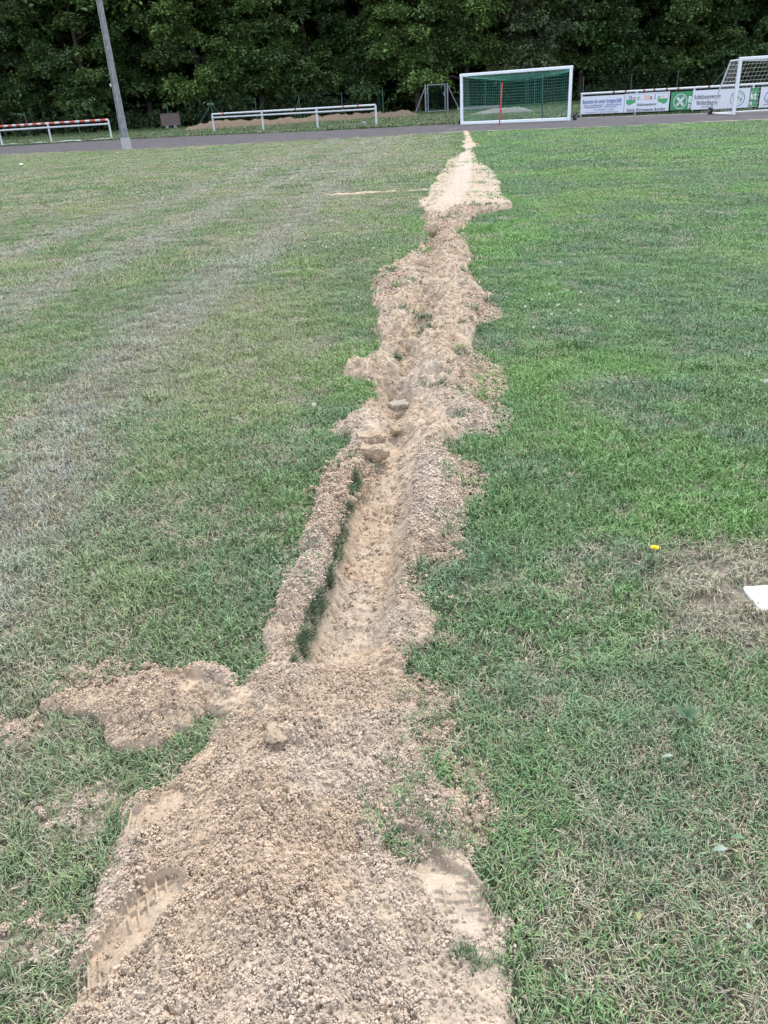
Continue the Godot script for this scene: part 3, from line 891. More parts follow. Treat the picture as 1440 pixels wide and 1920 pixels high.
func build_wood() -> void:
	var sprays := []
	for q in 3: sprays.append(leaf_spray(50 + q, 12, 0.24, 0.16))
	var big := []
	for q in 3: big.append(leaf_spray(60 + q, 10, 0.40, 0.42))
	var dark := Color(0.050, 0.092, 0.030)
	var mid := Color(0.074, 0.128, 0.037)
	var lite := Color(0.100, 0.162, 0.044)
	var grey := Color(0.085, 0.112, 0.058)
	var list := [
		["dark tree at the left edge of the picture behind the red and white rail", -29.0, -78.0, 17, 4.2, 2.6, dark],
		["leafy tree left of the concrete pole, leaves hanging over the striped rail", -23.0, -77.0, 18, 4.6, 2.2, mid],
		["dark tree directly behind the concrete lighting pole", -18.5, -79.5, 16, 3.6, 3.2, dark],
		["broad tree with yellowish leaves just right of the concrete pole", -13.2, -76.5, 18, 4.8, 2.4, lite],
		["tree with drooping foliage above the left end of the double white rail", -8.4, -77.5, 17, 4.0, 2.8, mid],
		["dark tree behind the middle of the double white rail", -4.2, -78.5, 18, 4.2, 2.4, mid],
		["dark tree between the double white rail and the metal gate", 0.2, -79.0, 16, 3.8, 3.0, dark],
		["bright leafed tree hanging its branches over the metal gate", 5.2, -77.0, 18, 4.6, 3.4, lite],
		["bright green tree above the left post of the green netted goal", 9.4, -76.5, 17, 4.2, 4.0, lite],
		["greyish leaved tree above the crossbar of the green netted goal", 14.6, -76.5, 17, 4.4, 4.2, grey],
		["dark tree behind the leftmost advertising board", 19.5, -78.0, 17, 4.2, 3.0, mid],
		["dark tree behind the board with coloured letters", 23.4, -77.5, 18, 4.4, 2.4, dark],
		["leafy tree behind the green advertising board", 27.8, -77.0, 18, 4.4, 2.2, mid],
		["dark tree behind the white netted goal", 32.6, -77.5, 18, 4.6, 2.0, dark],
		["tree at the right edge of the picture beyond the white netted goal", 37.5, -77.0, 18, 4.6, 2.0, mid]]
	var k := 0
	for a in list:
		tree(a[0], Vector3(a[1], 0, a[2]), a[3], a[4], a[5], a[6], 4000 + k, sprays, 96)
		k += 1
	# the wood behind, one dark mass of trunks and leaves
	var root := Node3D.new()
	root.name = "wood"
	add_child(root)
	tag(root, "dense dark wood behind the front trees", "wood", "", "stuff")
	rng.seed = 66
	var where := [[], [], []]
	var tint := [PackedColorArray(), PackedColorArray(), PackedColorArray()]
	for q in 84000:
		var x := rng.randf_range(-95, 95)
		var z := rng.randf_range(-112, -80)
		var y := 20.0 * rng.randf()
		if q % 4 == 0: y = 14.0 + 6.0 * rng.randf()
		if q % 4 == 1: z = -112 + rng.randf() * 10; y = rng.randf() * 14
		if q % 4 == 2: y = rng.randf() * 5.0; z = -110 + rng.randf() * 26
		var w := rng.randi() % 3
		where[w].append(Transform3D(Basis.from_euler(Vector3(rng.randfn() * 0.3, rng.randf() * TAU, 0)).scaled(Vector3.ONE * rng.randf_range(1.3, 2.6)), Vector3(x, y, z)))
		tint[w].append(mid * rng.randf_range(0.75, 1.25))
	for q in 3: copies(root, "leaves", big[q], where[q], tint[q]).set_meta("kind", "stuff")
	var s := Shape.new()
	for q in 90:
		var p := Vector3(rng.randf_range(-50, 55), 0, rng.randf_range(-100, -80))
		s.tube([p, p + Vector3(rng.randfn() * 0.5, 16, 0)], rng.randf_range(0.10, 0.24), 0.06, 6)
	part(root, "trunks", s.mesh(mats["bark"])).set_meta("kind", "stuff")
	# undergrowth along the fence
	var shrubs := [
		[-27.0, -74.5, 1.5, "low dark bush behind the fence at the far left"], [-23.0, -74.5, 1.7, "dark bush behind the left striped rail"], [-19.0, -75.0, 1.5, "low bush left of the concrete pole's foot"],
		[-16.2, -74.6, 1.3, "bush behind the rusty board"], [-13.0, -74.3, 1.9, "grey green bush right of the rusty board"], [-10.3, -73.8, 2.2, "tall feathery bush behind the left end of the double rail"],
		[-6.6, -75.0, 1.6, "bush behind the second post of the double rail"], [-3.2, -74.6, 1.9, "bush with lighter leaves behind the third post of the double rail"], [0.4, -75.5, 1.4, "low dark bush beyond the right end of the double rail"],
		[10.5, -77.0, 1.3, "low bush seen through the green net"], [16.5, -76.0, 1.6, "bush right of the green netted goal"], [21.0, -75.5, 2.0, "bush behind the first two boards"], [25.0, -75.5, 2.3, "bush behind the green board"], [29.5, -75.5, 2.0, "bush behind the white netted goal's post"], [34.0, -75.5, 2.1, "bush at the far right behind the goal net"]]
	for a in shrubs:
		var t := thing("shrub", a[3], "shrub", Vector3(a[0], 0, a[1]), 0.0, "undergrowth along the fence")
		var st := Shape.new()
		for q in 5: st.tube([Vector3.ZERO, Vector3(rng.randfn() * 0.3, a[2] * 0.5, rng.randfn() * 0.2), Vector3(rng.randfn() * 0.8, a[2] * 0.9, rng.randfn() * 0.4)], 0.025, 0.008, 4)
		part(t, "stems", st.mesh(mats["bark"]))
		var wh := []; var ti := PackedColorArray()
		for q in int(240 * a[2]):
			var p := Vector3(rng.randfn() * 0.9, absf(rng.randfn()) * a[2] * 0.42 + 0.1, rng.randfn() * 0.5) * Vector3(1.2, 1, 1)
			wh.append(Transform3D(Basis(Vector3.UP, rng.randf() * TAU).scaled(Vector3.ONE * rng.randf_range(0.5, 0.9)), p))
			ti.append(dark.lerp(grey, rng.randf() * 0.6) * rng.randf_range(0.6, 1.2))
		copies(t, "leaves", sprays[0], wh, ti).set_meta("kind", "stuff")

# ------------------------------------------------------------------ rails, pole, mound
func build_rails() -> void:
	var W: Material = mats["white_paint"]
	var o := thing("barrier_rail", "white post and rail barrier with red and white striped top bar", "railing", Vector3(-14.99, 0, -53.14))
	var p := [Vector3(0, 0, 0), Vector3(-3.9, 0, -0.75), Vector3(-7.0, 0, -0.95), Vector3(-10.4, 0, -1.3)]
	for q in p: tube_part(o, "post", [q, q + Vector3(0, 1.06, 0)], 0.055, W)
	var top := []; var low := []; var pipe := []
	for q in p: top.append(q + Vector3(0, 1.09, 0.0)); low.append(q + Vector3(0, 0.87, 0.06))
	for q in 21:
		var t := q / 20.0 * 3.0
		var a: Vector3 = p[mini(int(t), 2)]
		var b: Vector3 = p[mini(int(t), 2) + 1]
		pipe.append(a.lerp(b, t - mini(int(t), 2)) + Vector3(0, 0.06 + 0.03 * sin(q * 1.7), 0.12 + 0.08 * sin(q * 0.9)))
	tube_part(o, "top_rail", top, 0.055, W)
	tube_part(o, "lower_rail", low, 0.05, W)
	tube_part(o, "ground_pipe", pipe, 0.045, W, 6)
	for k in 3:
		for q in 6:
			var a: Vector3 = top[k].lerp(top[k + 1], (q + 0.25) / 6.0)
			var b: Vector3 = top[k].lerp(top[k + 1], (q + 0.78) / 6.0)
			tube_part(o, "red_band", [a, b], 0.058, mats["red_paint"])
	o = thing("double_rail", "white double rail with four posts in front of the brown mound", "railing", Vector3(-8.92, 0, -54.0))
	p = [Vector3(0, 0, 0), Vector3(3.3, 0, 2.6), Vector3(6.6, 0, 5.2), Vector3(9.82, 0, 7.0)]
	for q in p: tube_part(o, "post", [q, q + Vector3(0, 1.0, 0)], 0.058, W)
	top = []; low = []
	for q in p: top.append(q + Vector3(0, 1.03, 0)); low.append(q + Vector3(0, 0.84, 0.06))
	tube_part(o, "top_rail", top, 0.045, W)
	tube_part(o, "lower_rail", low, 0.045, W)
	for t in [0.22, 1.62, 2.45, 2.7]:
		var a: Vector3 = top[int(t)].lerp(top[int(t) + 1], t - int(t))
		var b: Vector3 = top[int(t)].lerp(top[int(t) + 1], t - int(t) + 0.03)
		tube_part(o, "red_fleck", [a, b], 0.047, mats["red_paint"])
	# concrete pole
	o = thing("lighting_pole", "tall tapered grey concrete pole standing at the edge of the cinder track", "pole", Vector3(-10.03, 0, -37.54))
	var s := Shape.new()
	s.tube([Vector3(0, 0.3, 0), Vector3(0, 3, 0), Vector3(0, 9, 0)], 0.165, 0.10, 16)
	part(o, "shaft", s.mesh(mats["concrete"]))
	s = Shape.new()
	s.tube([Vector3(0, -0.05, 0), Vector3(0, 0.42, 0), Vector3(0, 0.46, 0)], 0.20, 0.185, 16)
	part(o, "footing", s.mesh(mat("pale_concrete", Color(0.36, 0.36, 0.37), 0.95)))
	box_part(o, "lamp_bracket", Vector3(0, 8.9, 0.3), Vector3(0.12, 0.1, 0.8), mats["galvanised"])
	s = Shape.new()
	s.tube([Vector3(-0.17, 2.38, 0.02), Vector3(-0.17, 2.50, 0.02)], 0.04, 0.04, 8)
	part(o, "insulator", s.mesh(W))
	s = Shape.new()
	s.tube([Vector3(0.02, 9.3, 0.11), Vector3(-0.03, 5.0, 0.145), Vector3(-0.09, 0.5, 0.14)], 0.006, 0.006, 4)
	part(o, "cable", s.mesh(mats["rubber"]))
	# excavated earth behind the double rail
	var v := PackedVector3Array(); var c := PackedColorArray()
	for r in 22:
		for q in 200:
			var t := q / 199.0
			var u := (r / 21.0 - 0.5) * 2.0
			var x := lerpf(-12.8, 5.2, t)
			var z := lerpf(-63.0, -65.4, t) - u * 1.1
			var hh := (0.52 + 0.22 * n_mid.get_noise_2d(x * 0.35, 3.0) + 0.12 * n_mid.get_noise_2d(x, 8.0)) * (1.0 - pow(absf(u), 1.6)) * ss(0.0, 0.06, t) * (1.0 - ss(0.9, 1.0, t)) * lerpf(1.0, 0.7, t)
			v.append(Vector3(x, hh - 0.02 + 0.05 * n_mid.get_noise_2d(x * 2, z * 2), z))
			c.append(Color(0.155, 0.113, 0.078) * (1.0 + 0.2 * n_mid.get_noise_2d(x * 2, z * 3)))
	tag(part(self, "earth_mound", grid_mesh(22, 200, v, c, mats["sand"])), "long low mound of brown sandy earth behind the double rail", "mound")
	# rubble pile seen through the net
	v = PackedVector3Array(); c = PackedColorArray()
	for r in 24:
		for q in 60:
			var t := q / 59.0
			var u := (r / 23.0 - 0.5) * 2.0
			var x := lerpf(6.2, 11.6, t)
			var z := -56.0 - u * 1.6
			var hh := 0.36 * (1.0 - u * u) * ss(0.0, 0.5, t) * (1.0 - ss(0.7, 1.0, t)) + 0.05 * n_mid.get_noise_2d(x * 4, z * 4)
			v.append(Vector3(x, hh - 0.02, z)); c.append(Color(0.17, 0.165, 0.155) * (1.0 + 0.35 * n_mid.get_noise_2d(x * 6, z * 6)))
	tag(part(self, "gravel_pile", grid_mesh(24, 60, v, c, mats["sand"])), "low pile of grey gravel seen through the green goal net", "gravel pile")
	# rusty board on feet
	o = thing("rusty_board", "rusty brown upright board on two pale feet by the bushes", "board", Vector3(-15.1, 0, -72.2) + Vector3(0, 0, 1.2), 0.12)
	box_part(o, "panel", Vector3(0, 0.72, 0), Vector3(1.5, 0.86, 0.06), mat("rust", Color(0.115, 0.082, 0.078), 0.9))
	for sx in [-0.32, 0.32]:
		box_part(o, "foot", Vector3(sx, 0.15, 0), Vector3(0.22, 0.3, 0.4), mats["concrete"])
	for sx in [-0.6, 0.6]:
		tube_part(o, "strut", [Vector3(sx, 0, -0.4), Vector3(sx, 0.8, -0.04)], 0.025, mats["rust"], 6)
	box_part(o, "rim", Vector3(0, 1.165, 0), Vector3(1.54, 0.03, 0.09), mats["rust"])

# ------------------------------------------------------------------ advertising boards
func lettering(parent: Node, txt: String, at: Vector3, tall: float, wide: float, col: Color, serif := false, bold := true) -> void:
	var tm := TextMesh.new()
	var f := SystemFont.new()
	f.font_names = PackedStringArray(["Droid Serif" if serif else "Droid Sans"])
	f.font_weight = 700 if bold else 400
	tm.font = f; tm.font_size = 64; tm.text = txt; tm.depth = 0.004
	tm.pixel_size = tall / 46.0
	tm.curve_step = 2.0
	tm.horizontal_alignment = HORIZONTAL_ALIGNMENT_CENTER
	var key := "ink_%s" % col.to_html()
	tm.material = mat(key, col, 0.7)
	var o := MeshInstance3D.new()
	o.name = "lettering"
	o.mesh = tm
	parent.add_child(o, true)
	var w := tm.get_aabb().size.x
	o.position = at
	if wide > 0 and w > 0: o.scale = Vector3(wide / w, 1, 1)

func disc(parent: Node, called: String, at: Vector3, r: float, inner: float, m: Material) -> void:
	var s := Shape.new()
	for q in 40:
		var a := TAU * q / 40.0; var b := TAU * (q + 1) / 40.0
		var A := Vector3(cos(a), sin(a), 0); var B := Vector3(cos(b), sin(b), 0)
		s.quad(at + A * inner, at + A * r, at + B * r, at + B * inner)
	part(parent, called, s.mesh(m))

func board(called_label: String, x0: float, x1: float, zoff: float, y0: float, y1: float, m: Material) -> Node3D:
	var d := Vector3(0.8051, 0, 0.5932)
	var nrm := Vector3(-0.5932, 0, 0.8051)
	var at := Vector3(10.486, 0, -41.538) + d * (x0 + x1) * 0.5 + nrm * zoff
	var o := thing("advertising_board", called_label, "sign", at, deg_to_rad(-36.38), "advertising boards on the rail")
	box_part(o, "panel", Vector3(0, (y0 + y1) * 0.5, 0), Vector3(x1 - x0, y1 - y0, 0.018), m)
	return o

func build_boards() -> void:
	var Z := 0.0135
	var W: Material = mats["board_white"]
	var blue := Color(0.05, 0.11, 0.34)
	var o := board("white board with blue lettering, leftmost on the white rail", 0.02, 2.08, 0.09, 0.13, 0.87, W)
	lettering(o, "Besuchen Sie unser Fachgeschäft", Vector3(-0.02, 0.64, Z), 0.16, 1.86, blue)
	lettering(o, "• Büro- u. Satellitentechnik   • Telekommunikation", Vector3(0, 0.49, Z), 0.07, 1.84, blue, false, false)
	lettering(o, "• Unterhaltungselektronik   • Antennen-Anlagen", Vector3(-0.08, 0.41, Z), 0.07, 1.6, blue, false, false)
	lettering(o, "Tel. 039061 / 2047", Vector3(0.1, 0.29, Z), 0.07, 0.95, blue, false, false)
	lettering(o, "Friedrichstr. 5, 39356 Weferlingen", Vector3(0, 0.19, Z), 0.065, 1.6, Color(0.2, 0.22, 0.3), false, false)
	o = board("white board with multicoloured letters and two green brush strokes", 2.10, 4.12, 0.09, 0.13, 0.89, W)
	var cols := [blue, Color(0.42, 0.08, 0.06), Color(0.05, 0.30, 0.10), Color.BLACK, Color(0.75, 0.40, 0.12), blue, Color(0.5, 0.1, 0.08), Color(0.05, 0.30, 0.10), Color(0.7, 0.4, 0.3)]
	var word := "Der Maler"
	for q in word.length():
		if word[q] == " ": continue
		lettering(o, word[q], Vector3(-0.74 + q * 0.185, 0.70, Z), 0.17, 0.0, cols[q], true)
	for sgn in [-1.0, 1.0]:
		var s := Shape.new()
		var prev := []
		for q in 9:
			var t := q / 8.0
			var x: float = sgn * (0.93 - 0.42 * t)
			var a := Vector3(x, 0.63, Z); var b := Vector3(x, 0.50 - 0.06 * sin(t * 5.0) - 0.06 * t, Z)
			if q: s.quad(prev[0], a, b, prev[1])
			prev = [a, b]
		part(o, "brush_stroke", s.mesh(mat("stroke_green", Color(0.06, 0.32, 0.12), 0.7)))
	lettering(o, "Malermeister", Vector3(0.02, 0.42, Z), 0.10, 0.9, Color(0.03, 0.03, 0.04), true)
	lettering(o, "Dirk Hermann Kothe", Vector3(0, 0.21, Z), 0.12, 1.75, Color(0.03, 0.03, 0.05), true)
	for q in [[Vector3(0, 0.84, Z), Vector3(1.9, 0.008, 0.003)], [Vector3(0, 0.635, Z), Vector3(1.9, 0.006, 0.003)], [Vector3(-0.95, 0.74, Z), Vector3(0.008, 0.2, 0.003)], [Vector3(0.95, 0.74, Z), Vector3(0.008, 0.2, 0.003)]]:
		box_part(o, "border_line", q[0], q[1], mat("ink_grey", Color(0.2, 0.2, 0.25), 0.8))
	o = board("green board with a white cross in a ring, partly covered by a white board", 4.18, 7.80, 0.06, 0.14, 0.86, mats["board_green"])
	var lx := -1.81
	disc(o, "ring", Vector3(lx + 0.42, 0.48, Z), 0.30, 0.265, mats["white_paint"])
	for sgn in [-1.0, 1.0]:
		var s := Shape.new()
		s.box(Vector3(lx + 0.42, 0.48, Z + 0.001 * sgn), Vector3(0.10, 0.44, 0.003), Color.WHITE, Basis(Vector3.BACK, sgn * 0.72))
		part(o, "cross_bar", s.mesh(mats["white_paint"]))
	lettering(o, "Ra", Vector3(lx + 0.92, 0.53, Z), 0.26, 0.30, Color(0.75, 0.77, 0.78))
	lettering(o, "Fle", Vector3(lx + 0.90, 0.26, Z), 0.18, 0.26, Color(0.75, 0.77, 0.78))
	lettering(o, "kt", Vector3(lx + 3.43, 0.55, Z), 0.24, 0.22, Color(0.75, 0.77, 0.78))
	lettering(o, "n", Vector3(lx + 3.36, 0.28, Z), 0.18, 0.10, Color(0.75, 0.77, 0.78))
	o = board("white club banner with old style lettering and a round green emblem", 5.12, 7.46, 0.105, 0.13, 0.87, W)
	lettering(o, "Schützenverein", Vector3(-0.54, 0.61, Z), 0.16, 1.10, Color(0.05, 0.05, 0.08), true)
	lettering(o, "Weferlingen", Vector3(-0.54, 0.38, Z), 0.16, 0.88, Color(0.05, 0.05, 0.08), true)
	lettering(o, "von 1877 e.V.", Vector3(-0.50, 0.23, Z), 0.07, 0.5, Color(0.12, 0.12, 0.18), true, false)
	var em := Vector3(0.70, 0.49, Z)
	disc(o, "emblem_ring", em, 0.30, 0.272, mat("emblem_green", Color(0.03, 0.16, 0.10), 0.7))
	disc(o, "emblem_inner_ring", em, 0.20, 0.19, mats["emblem_green"])
	disc(o, "emblem_crown", em + Vector3(0, 0.05, 0.001), 0.075, 0.0, mats["stroke_green"])
	box_part(o, "emblem_trunk", em + Vector3(0, -0.06, 0.001), Vector3(0.03, 0.13, 0.002), mats["emblem_green"])
	for sgn in [-1.0, 1.0]:
		var s := Shape.new()
		s.tri(em + Vector3(sgn * 0.08, -0.02, 0.001), em + Vector3(sgn * 0.19, 0.02, 0.001), em + Vector3(sgn * 0.13, -0.13, 0.001))
		part(o, "emblem_shield", s.mesh(mats["emblem_green"]))
	for q in 14:
		var an := PI * (0.12 + 0.76 * q / 13.0)
		box_part(o, "emblem_letter", em + Vector3(cos(an) * 0.235, sin(an) * 0.235, 0.001), Vector3(0.018, 0.03, 0.002), mats["emblem_green"])
	o = board("white board with a red and blue oval, at the right picture edge", 7.88, 9.9, 0.09, 0.10, 0.87, W)
	disc(o, "oval_ring", Vector3(-0.62, 0.48, Z), 0.22, 0.185, mat("ink_blue", blue, 0.7))
	lettering(o, "B", Vector3(-0.64, 0.42, Z), 0.2, 0.0, Color(0.5, 0.09, 0.05))
	box_part(o, "text_line", Vector3(-0.5, 0.22, Z), Vector3(0.7, 0.03, 0.003), mats["ink_grey"])
	# the rail that carries them
	o = thing("board_rail", "white rail with posts carrying the advertising boards", "railing", Vector3(10.486, 0, -41.538), deg_to_rad(-36.38))
	for q in [0.0, 2.6, 5.14, 7.55, 10.0, 12.5]:
		tube_part(o, "post", [Vector3(q, 0, 0), Vector3(q, 0.96, 0)], 0.05, mats["white_paint"])
	tube_part(o, "top_rail", [Vector3(-0.05, 0.98, 0), Vector3(13, 0.98, 0)], 0.045, mats["white_paint"])
	tube_part(o, "lower_rail", [Vector3(-0.03, 0.10, 0.0), Vector3(13, 0.10, 0.0)], 0.035, mats["rubber"])
	for q in [1.5, 2.05, 2.9, 3.35, 3.9, 4.4, 5.7, 6.9]:
		tube_part(o, "rust_patch", [Vector3(q, 0.98, 0), Vector3(q + 0.09, 0.98, 0)], 0.047, mat("rail_rust", Color(0.25, 0.09, 0.05), 0.9))
	box_part(o, "backing_panel", Vector3(6.4, 0.5, -0.05), Vector3(12.9, 0.76, 0.015), mats["rubber"])
	# black hose coil lying before the rail
	o = thing("hose_coil", "small black coil of hose on the gravel under the green board", "hose", Vector3(14.55, 0, -38.6))
	var pts := []
	for q in 49: pts.append(Vector3(cos(q * TAU / 24.0) * 0.24, 0.03 + 0.012 * q / 12.0, sin(q * TAU / 24.0) * 0.16))
	tube_part(o, "coil", pts, 0.02, mats["rubber"], 6)

# ------------------------------------------------------------------ goals
func net(parent: Node, corner: Array, nu: int, nv: int, sag: Vector3, m: Material, r: float) -> void:
	# corner: a, b along the top, d, e below them
	var s := Shape.new()
	var P := func(u: float, v: float) -> Vector3:
		var t: Vector3 = corner[0].lerp(corner[1], u)
		var b: Vector3 = corner[2].lerp(corner[3], u)
		return t.lerp(b, v) + sag * (4.0 * u * (1.0 - u)) * sin(v * PI)
	for k in nu + 1:
		var pts := []
		for q in 9: pts.append(P.call(float(k) / nu, q / 8.0))
		s.tube(pts, r, r, 3, Color.WHITE, false)
	for k in nv + 1:
		var pts := []
		for q in 13: pts.append(P.call(q / 12.0, float(k) / nv))
		s.tube(pts, r, r, 3, Color.WHITE, false)
	part(parent, "net", s.mesh(m))

func square_bar(parent: Node, called: String, a: Vector3, b: Vector3, w: float, m: Material) -> void:
	var s := Shape.new()
	var d := b - a
	var l := d.length()
	var bas := Basis(Quaternion(Vector3.RIGHT, d / l)) if (d / l).dot(Vector3.RIGHT) > -0.999 else Basis.IDENTITY
	# chamfered square profile
	var k := w * 0.5; var e := w * 0.36
	var ring := [Vector2(-k, -e), Vector2(-e, -k), Vector2(e, -k), Vector2(k, -e), Vector2(k, e), Vector2(e, k), Vector2(-e, k), Vector2(-k, e)]
	for q in 8:
		var p: Vector2 = ring[q]; var n: Vector2 = ring[(q + 1) % 8]
		s.quad(a + bas * Vector3(0, p.x, p.y), a + bas * Vector3(0, n.x, n.y), a + bas * Vector3(l, n.x, n.y), a + bas * Vector3(l, p.x, p.y))
	for q in range(1, 7):
		for x in [0.0, l]:
			s.tri(a + bas * Vector3(x, ring[0].x, ring[0].y), a + bas * Vector3(x, ring[q].x, ring[q].y), a + bas * Vector3(x, ring[q + 1].x, ring[q + 1].y))
	part(parent, called, s.mesh(m))

func wheel(parent: Node, at: Vector3, along: Vector3) -> void:
	var s := Shape.new()
	s.tube([at - along * 0.05, at - along * 0.03, at + along * 0.03, at + along * 0.05], 0.14, 0.14, 14)
	var o := part(parent, "wheel", s.mesh(mats["rubber"]))
	s = Shape.new()
	s.tube([at - along * 0.055, at + along * 0.055], 0.06, 0.06, 10)
	part(o, "hub", s.mesh(mats["galvanised"]))

func build_goals() -> void:
	var W := mat("goal_white", Color(0.70, 0.73, 0.78), 0.4)
	var w := 5.445; var h := 2.06; var dp := 1.1; var inn := 0.42
	var o := thing("football_goal", "white youth goal with a dark green net on the cinder track", "goal", Vector3(4.798, 0, -41.645), deg_to_rad(-34.95))
	square_bar(o, "post", Vector3(0.06, 0, 0), Vector3(0.06, h, 0), 0.115, W)
	square_bar(o, "post", Vector3(w - 0.06, 0, 0), Vector3(w - 0.06, h, 0), 0.115, W)
	square_bar(o, "crossbar", Vector3(-0.005, h + 0.0, 0), Vector3(w + 0.005, h + 0.0, 0), 0.12, W)
	square_bar(o, "ground_bar", Vector3(0.12, 0.065, 0.003), Vector3(w - 0.12, 0.065, 0.003), 0.13, W)
	for e in [[0.06, 1.0], [w - 0.06, -1.0]]:
		var x: float = e[0]
		square_bar(o, "side_bar", Vector3(x, 0.05, -0.07), Vector3(x + inn * e[1], 0.05, -dp), 0.07, W)
		square_bar(o, "roof_bar", Vector3(x, h - 0.05, -0.07), Vector3(x + inn * e[1], h - 0.16, -dp * 0.8), 0.045, W)
	square_bar(o, "back_bar", Vector3(inn, 0.045, -dp), Vector3(w - inn, 0.045, -dp), 0.07, W)
	for x in [1.55, 3.65]:
		tube_part(o, "net_support", [Vector3(x, 0, -dp - 0.05), Vector3(x, h - 0.16, -dp * 0.8 - 0.1)], 0.03, mats["green_paint"], 6)
	var a := Vector3(0.08, h - 0.08, -0.05); var b := Vector3(w - 0.08, h - 0.08, -0.05)
	var a2 := Vector3(0.08 + inn, h - 0.16, -dp * 0.8); var b2 := Vector3(w - 0.08 - inn, h - 0.16, -dp * 0.8)
	var a3 := Vector3(0.08 + inn, 0.08, -dp); var b3 := Vector3(w - 0.08 - inn, 0.08, -dp)
	net(o, [a2, b2, a3, b3], 44, 16, Vector3(0, -0.06, 0.1), mats["net_green"], 0.0065)
	# roof net hangs in a curve
	var s := Shape.new()
	for k in 45:
		var u := k / 44.0
		var dip := 0.20 * 4.0 * u * (1.0 - u)
		var t0 := a.lerp(b, u); var t1 := a2.lerp(b2, u) + Vector3(0, -dip, 0)
		s.tube([t0, t0.lerp(t1, 0.5) + Vector3(0, -0.04, 0), t1], 0.007, 0.007, 3, Color.WHITE, false)
	for k in 9:
		var pts := []
		for q in 15:
			var u := q / 14.0
			pts.append(a.lerp(b, u).lerp(a2.lerp(b2, u) + Vector3(0, -0.20 * 4.0 * u * (1.0 - u), 0), k / 8.0))
		s.tube(pts, 0.007, 0.007, 3, Color.WHITE, false)
	part(o, "roof_net", s.mesh(mats["net_green"]))
	net(o, [a, a2, Vector3(0.08, 0.08, -0.05), a3], 9, 16, Vector3.ZERO, mats["net_green"], 0.0065)
	net(o, [b, b2, Vector3(w - 0.08, 0.08, -0.05), b3], 9, 16, Vector3.ZERO, mats["net_green"], 0.0065)
	wheel(o, Vector3(-0.12, 0.14, -0.25), Vector3.RIGHT)
	wheel(o, Vector3(w + 0.12, 0.14, -0.25), Vector3.RIGHT)
	# second goal, at the right edge
	o = thing("football_goal", "white goal with a pale net at the right edge before the boards", "goal", Vector3(14.632, 0, -34.193), 0.0)
	h = 1.90; w = 5.0
	var G := mat("goal_grey", Color(0.62, 0.64, 0.68), 0.4)
	square_bar(o, "post", Vector3.ZERO, Vector3(0, h, 0), 0.12, G)
	square_bar(o, "post", Vector3(w, 0, 0.3), Vector3(w, h, 0.3), 0.12, G)
	square_bar(o, "crossbar", Vector3(-0.06, h, 0), Vector3(w + 0.06, h, 0.3), 0.12, G)
	var bk := Vector3(-0.25, 0, -1.7)
	var bt := Vector3(-0.14, h - 0.04, -0.55)
	for x in [Vector3.ZERO, Vector3(w, 0, 0.3)]:
		tube_part(o, "side_bar", [x + Vector3(0, 0.03, -0.07), x + bk + Vector3(0, 0.03, 0)], 0.03, G, 6)
		tube_part(o, "back_stay", [x + bk, x + bt], 0.03, G, 6)
		tube_part(o, "roof_bar", [x + Vector3(0, h - 0.02, -0.07), x + bt], 0.03, G, 6)
	tube_part(o, "back_bar", [bk + Vector3(0, 0.03, 0), bk + Vector3(w, 0.03, 0.3)], 0.03, G, 6)
	var R := Vector3(w, 0, 0.3)
	net(o, [bt, bt + R, bk + Vector3(0, 0.05, 0), bk + R + Vector3(0, 0.05, 0)], 34, 13, Vector3(0, 0, 0.1), mats["net_white"], 0.004)
	net(o, [Vector3(0, h - 0.07, -0.05), bt, Vector3(0, 0.06, -0.05), bk + Vector3(0, 0.05, 0)], 9, 13, Vector3.ZERO, mats["net_white"], 0.004)
	net(o, [R + Vector3(0, h - 0.07, -0.05), R + bt, R + Vector3(0, 0.06, -0.05), R + bk + Vector3(0, 0.05, 0)], 9, 13, Vector3.ZERO, mats["net_white"], 0.004)
	net(o, [Vector3(0, h - 0.07, -0.05), R + Vector3(0, h - 0.07, -0.05), bt, bt + R], 34, 5, Vector3(0, -0.08, 0), mats["net_white"], 0.004)
	wheel(o, bk + Vector3(-0.12, 0.14, 0.3), Vector3.RIGHT)

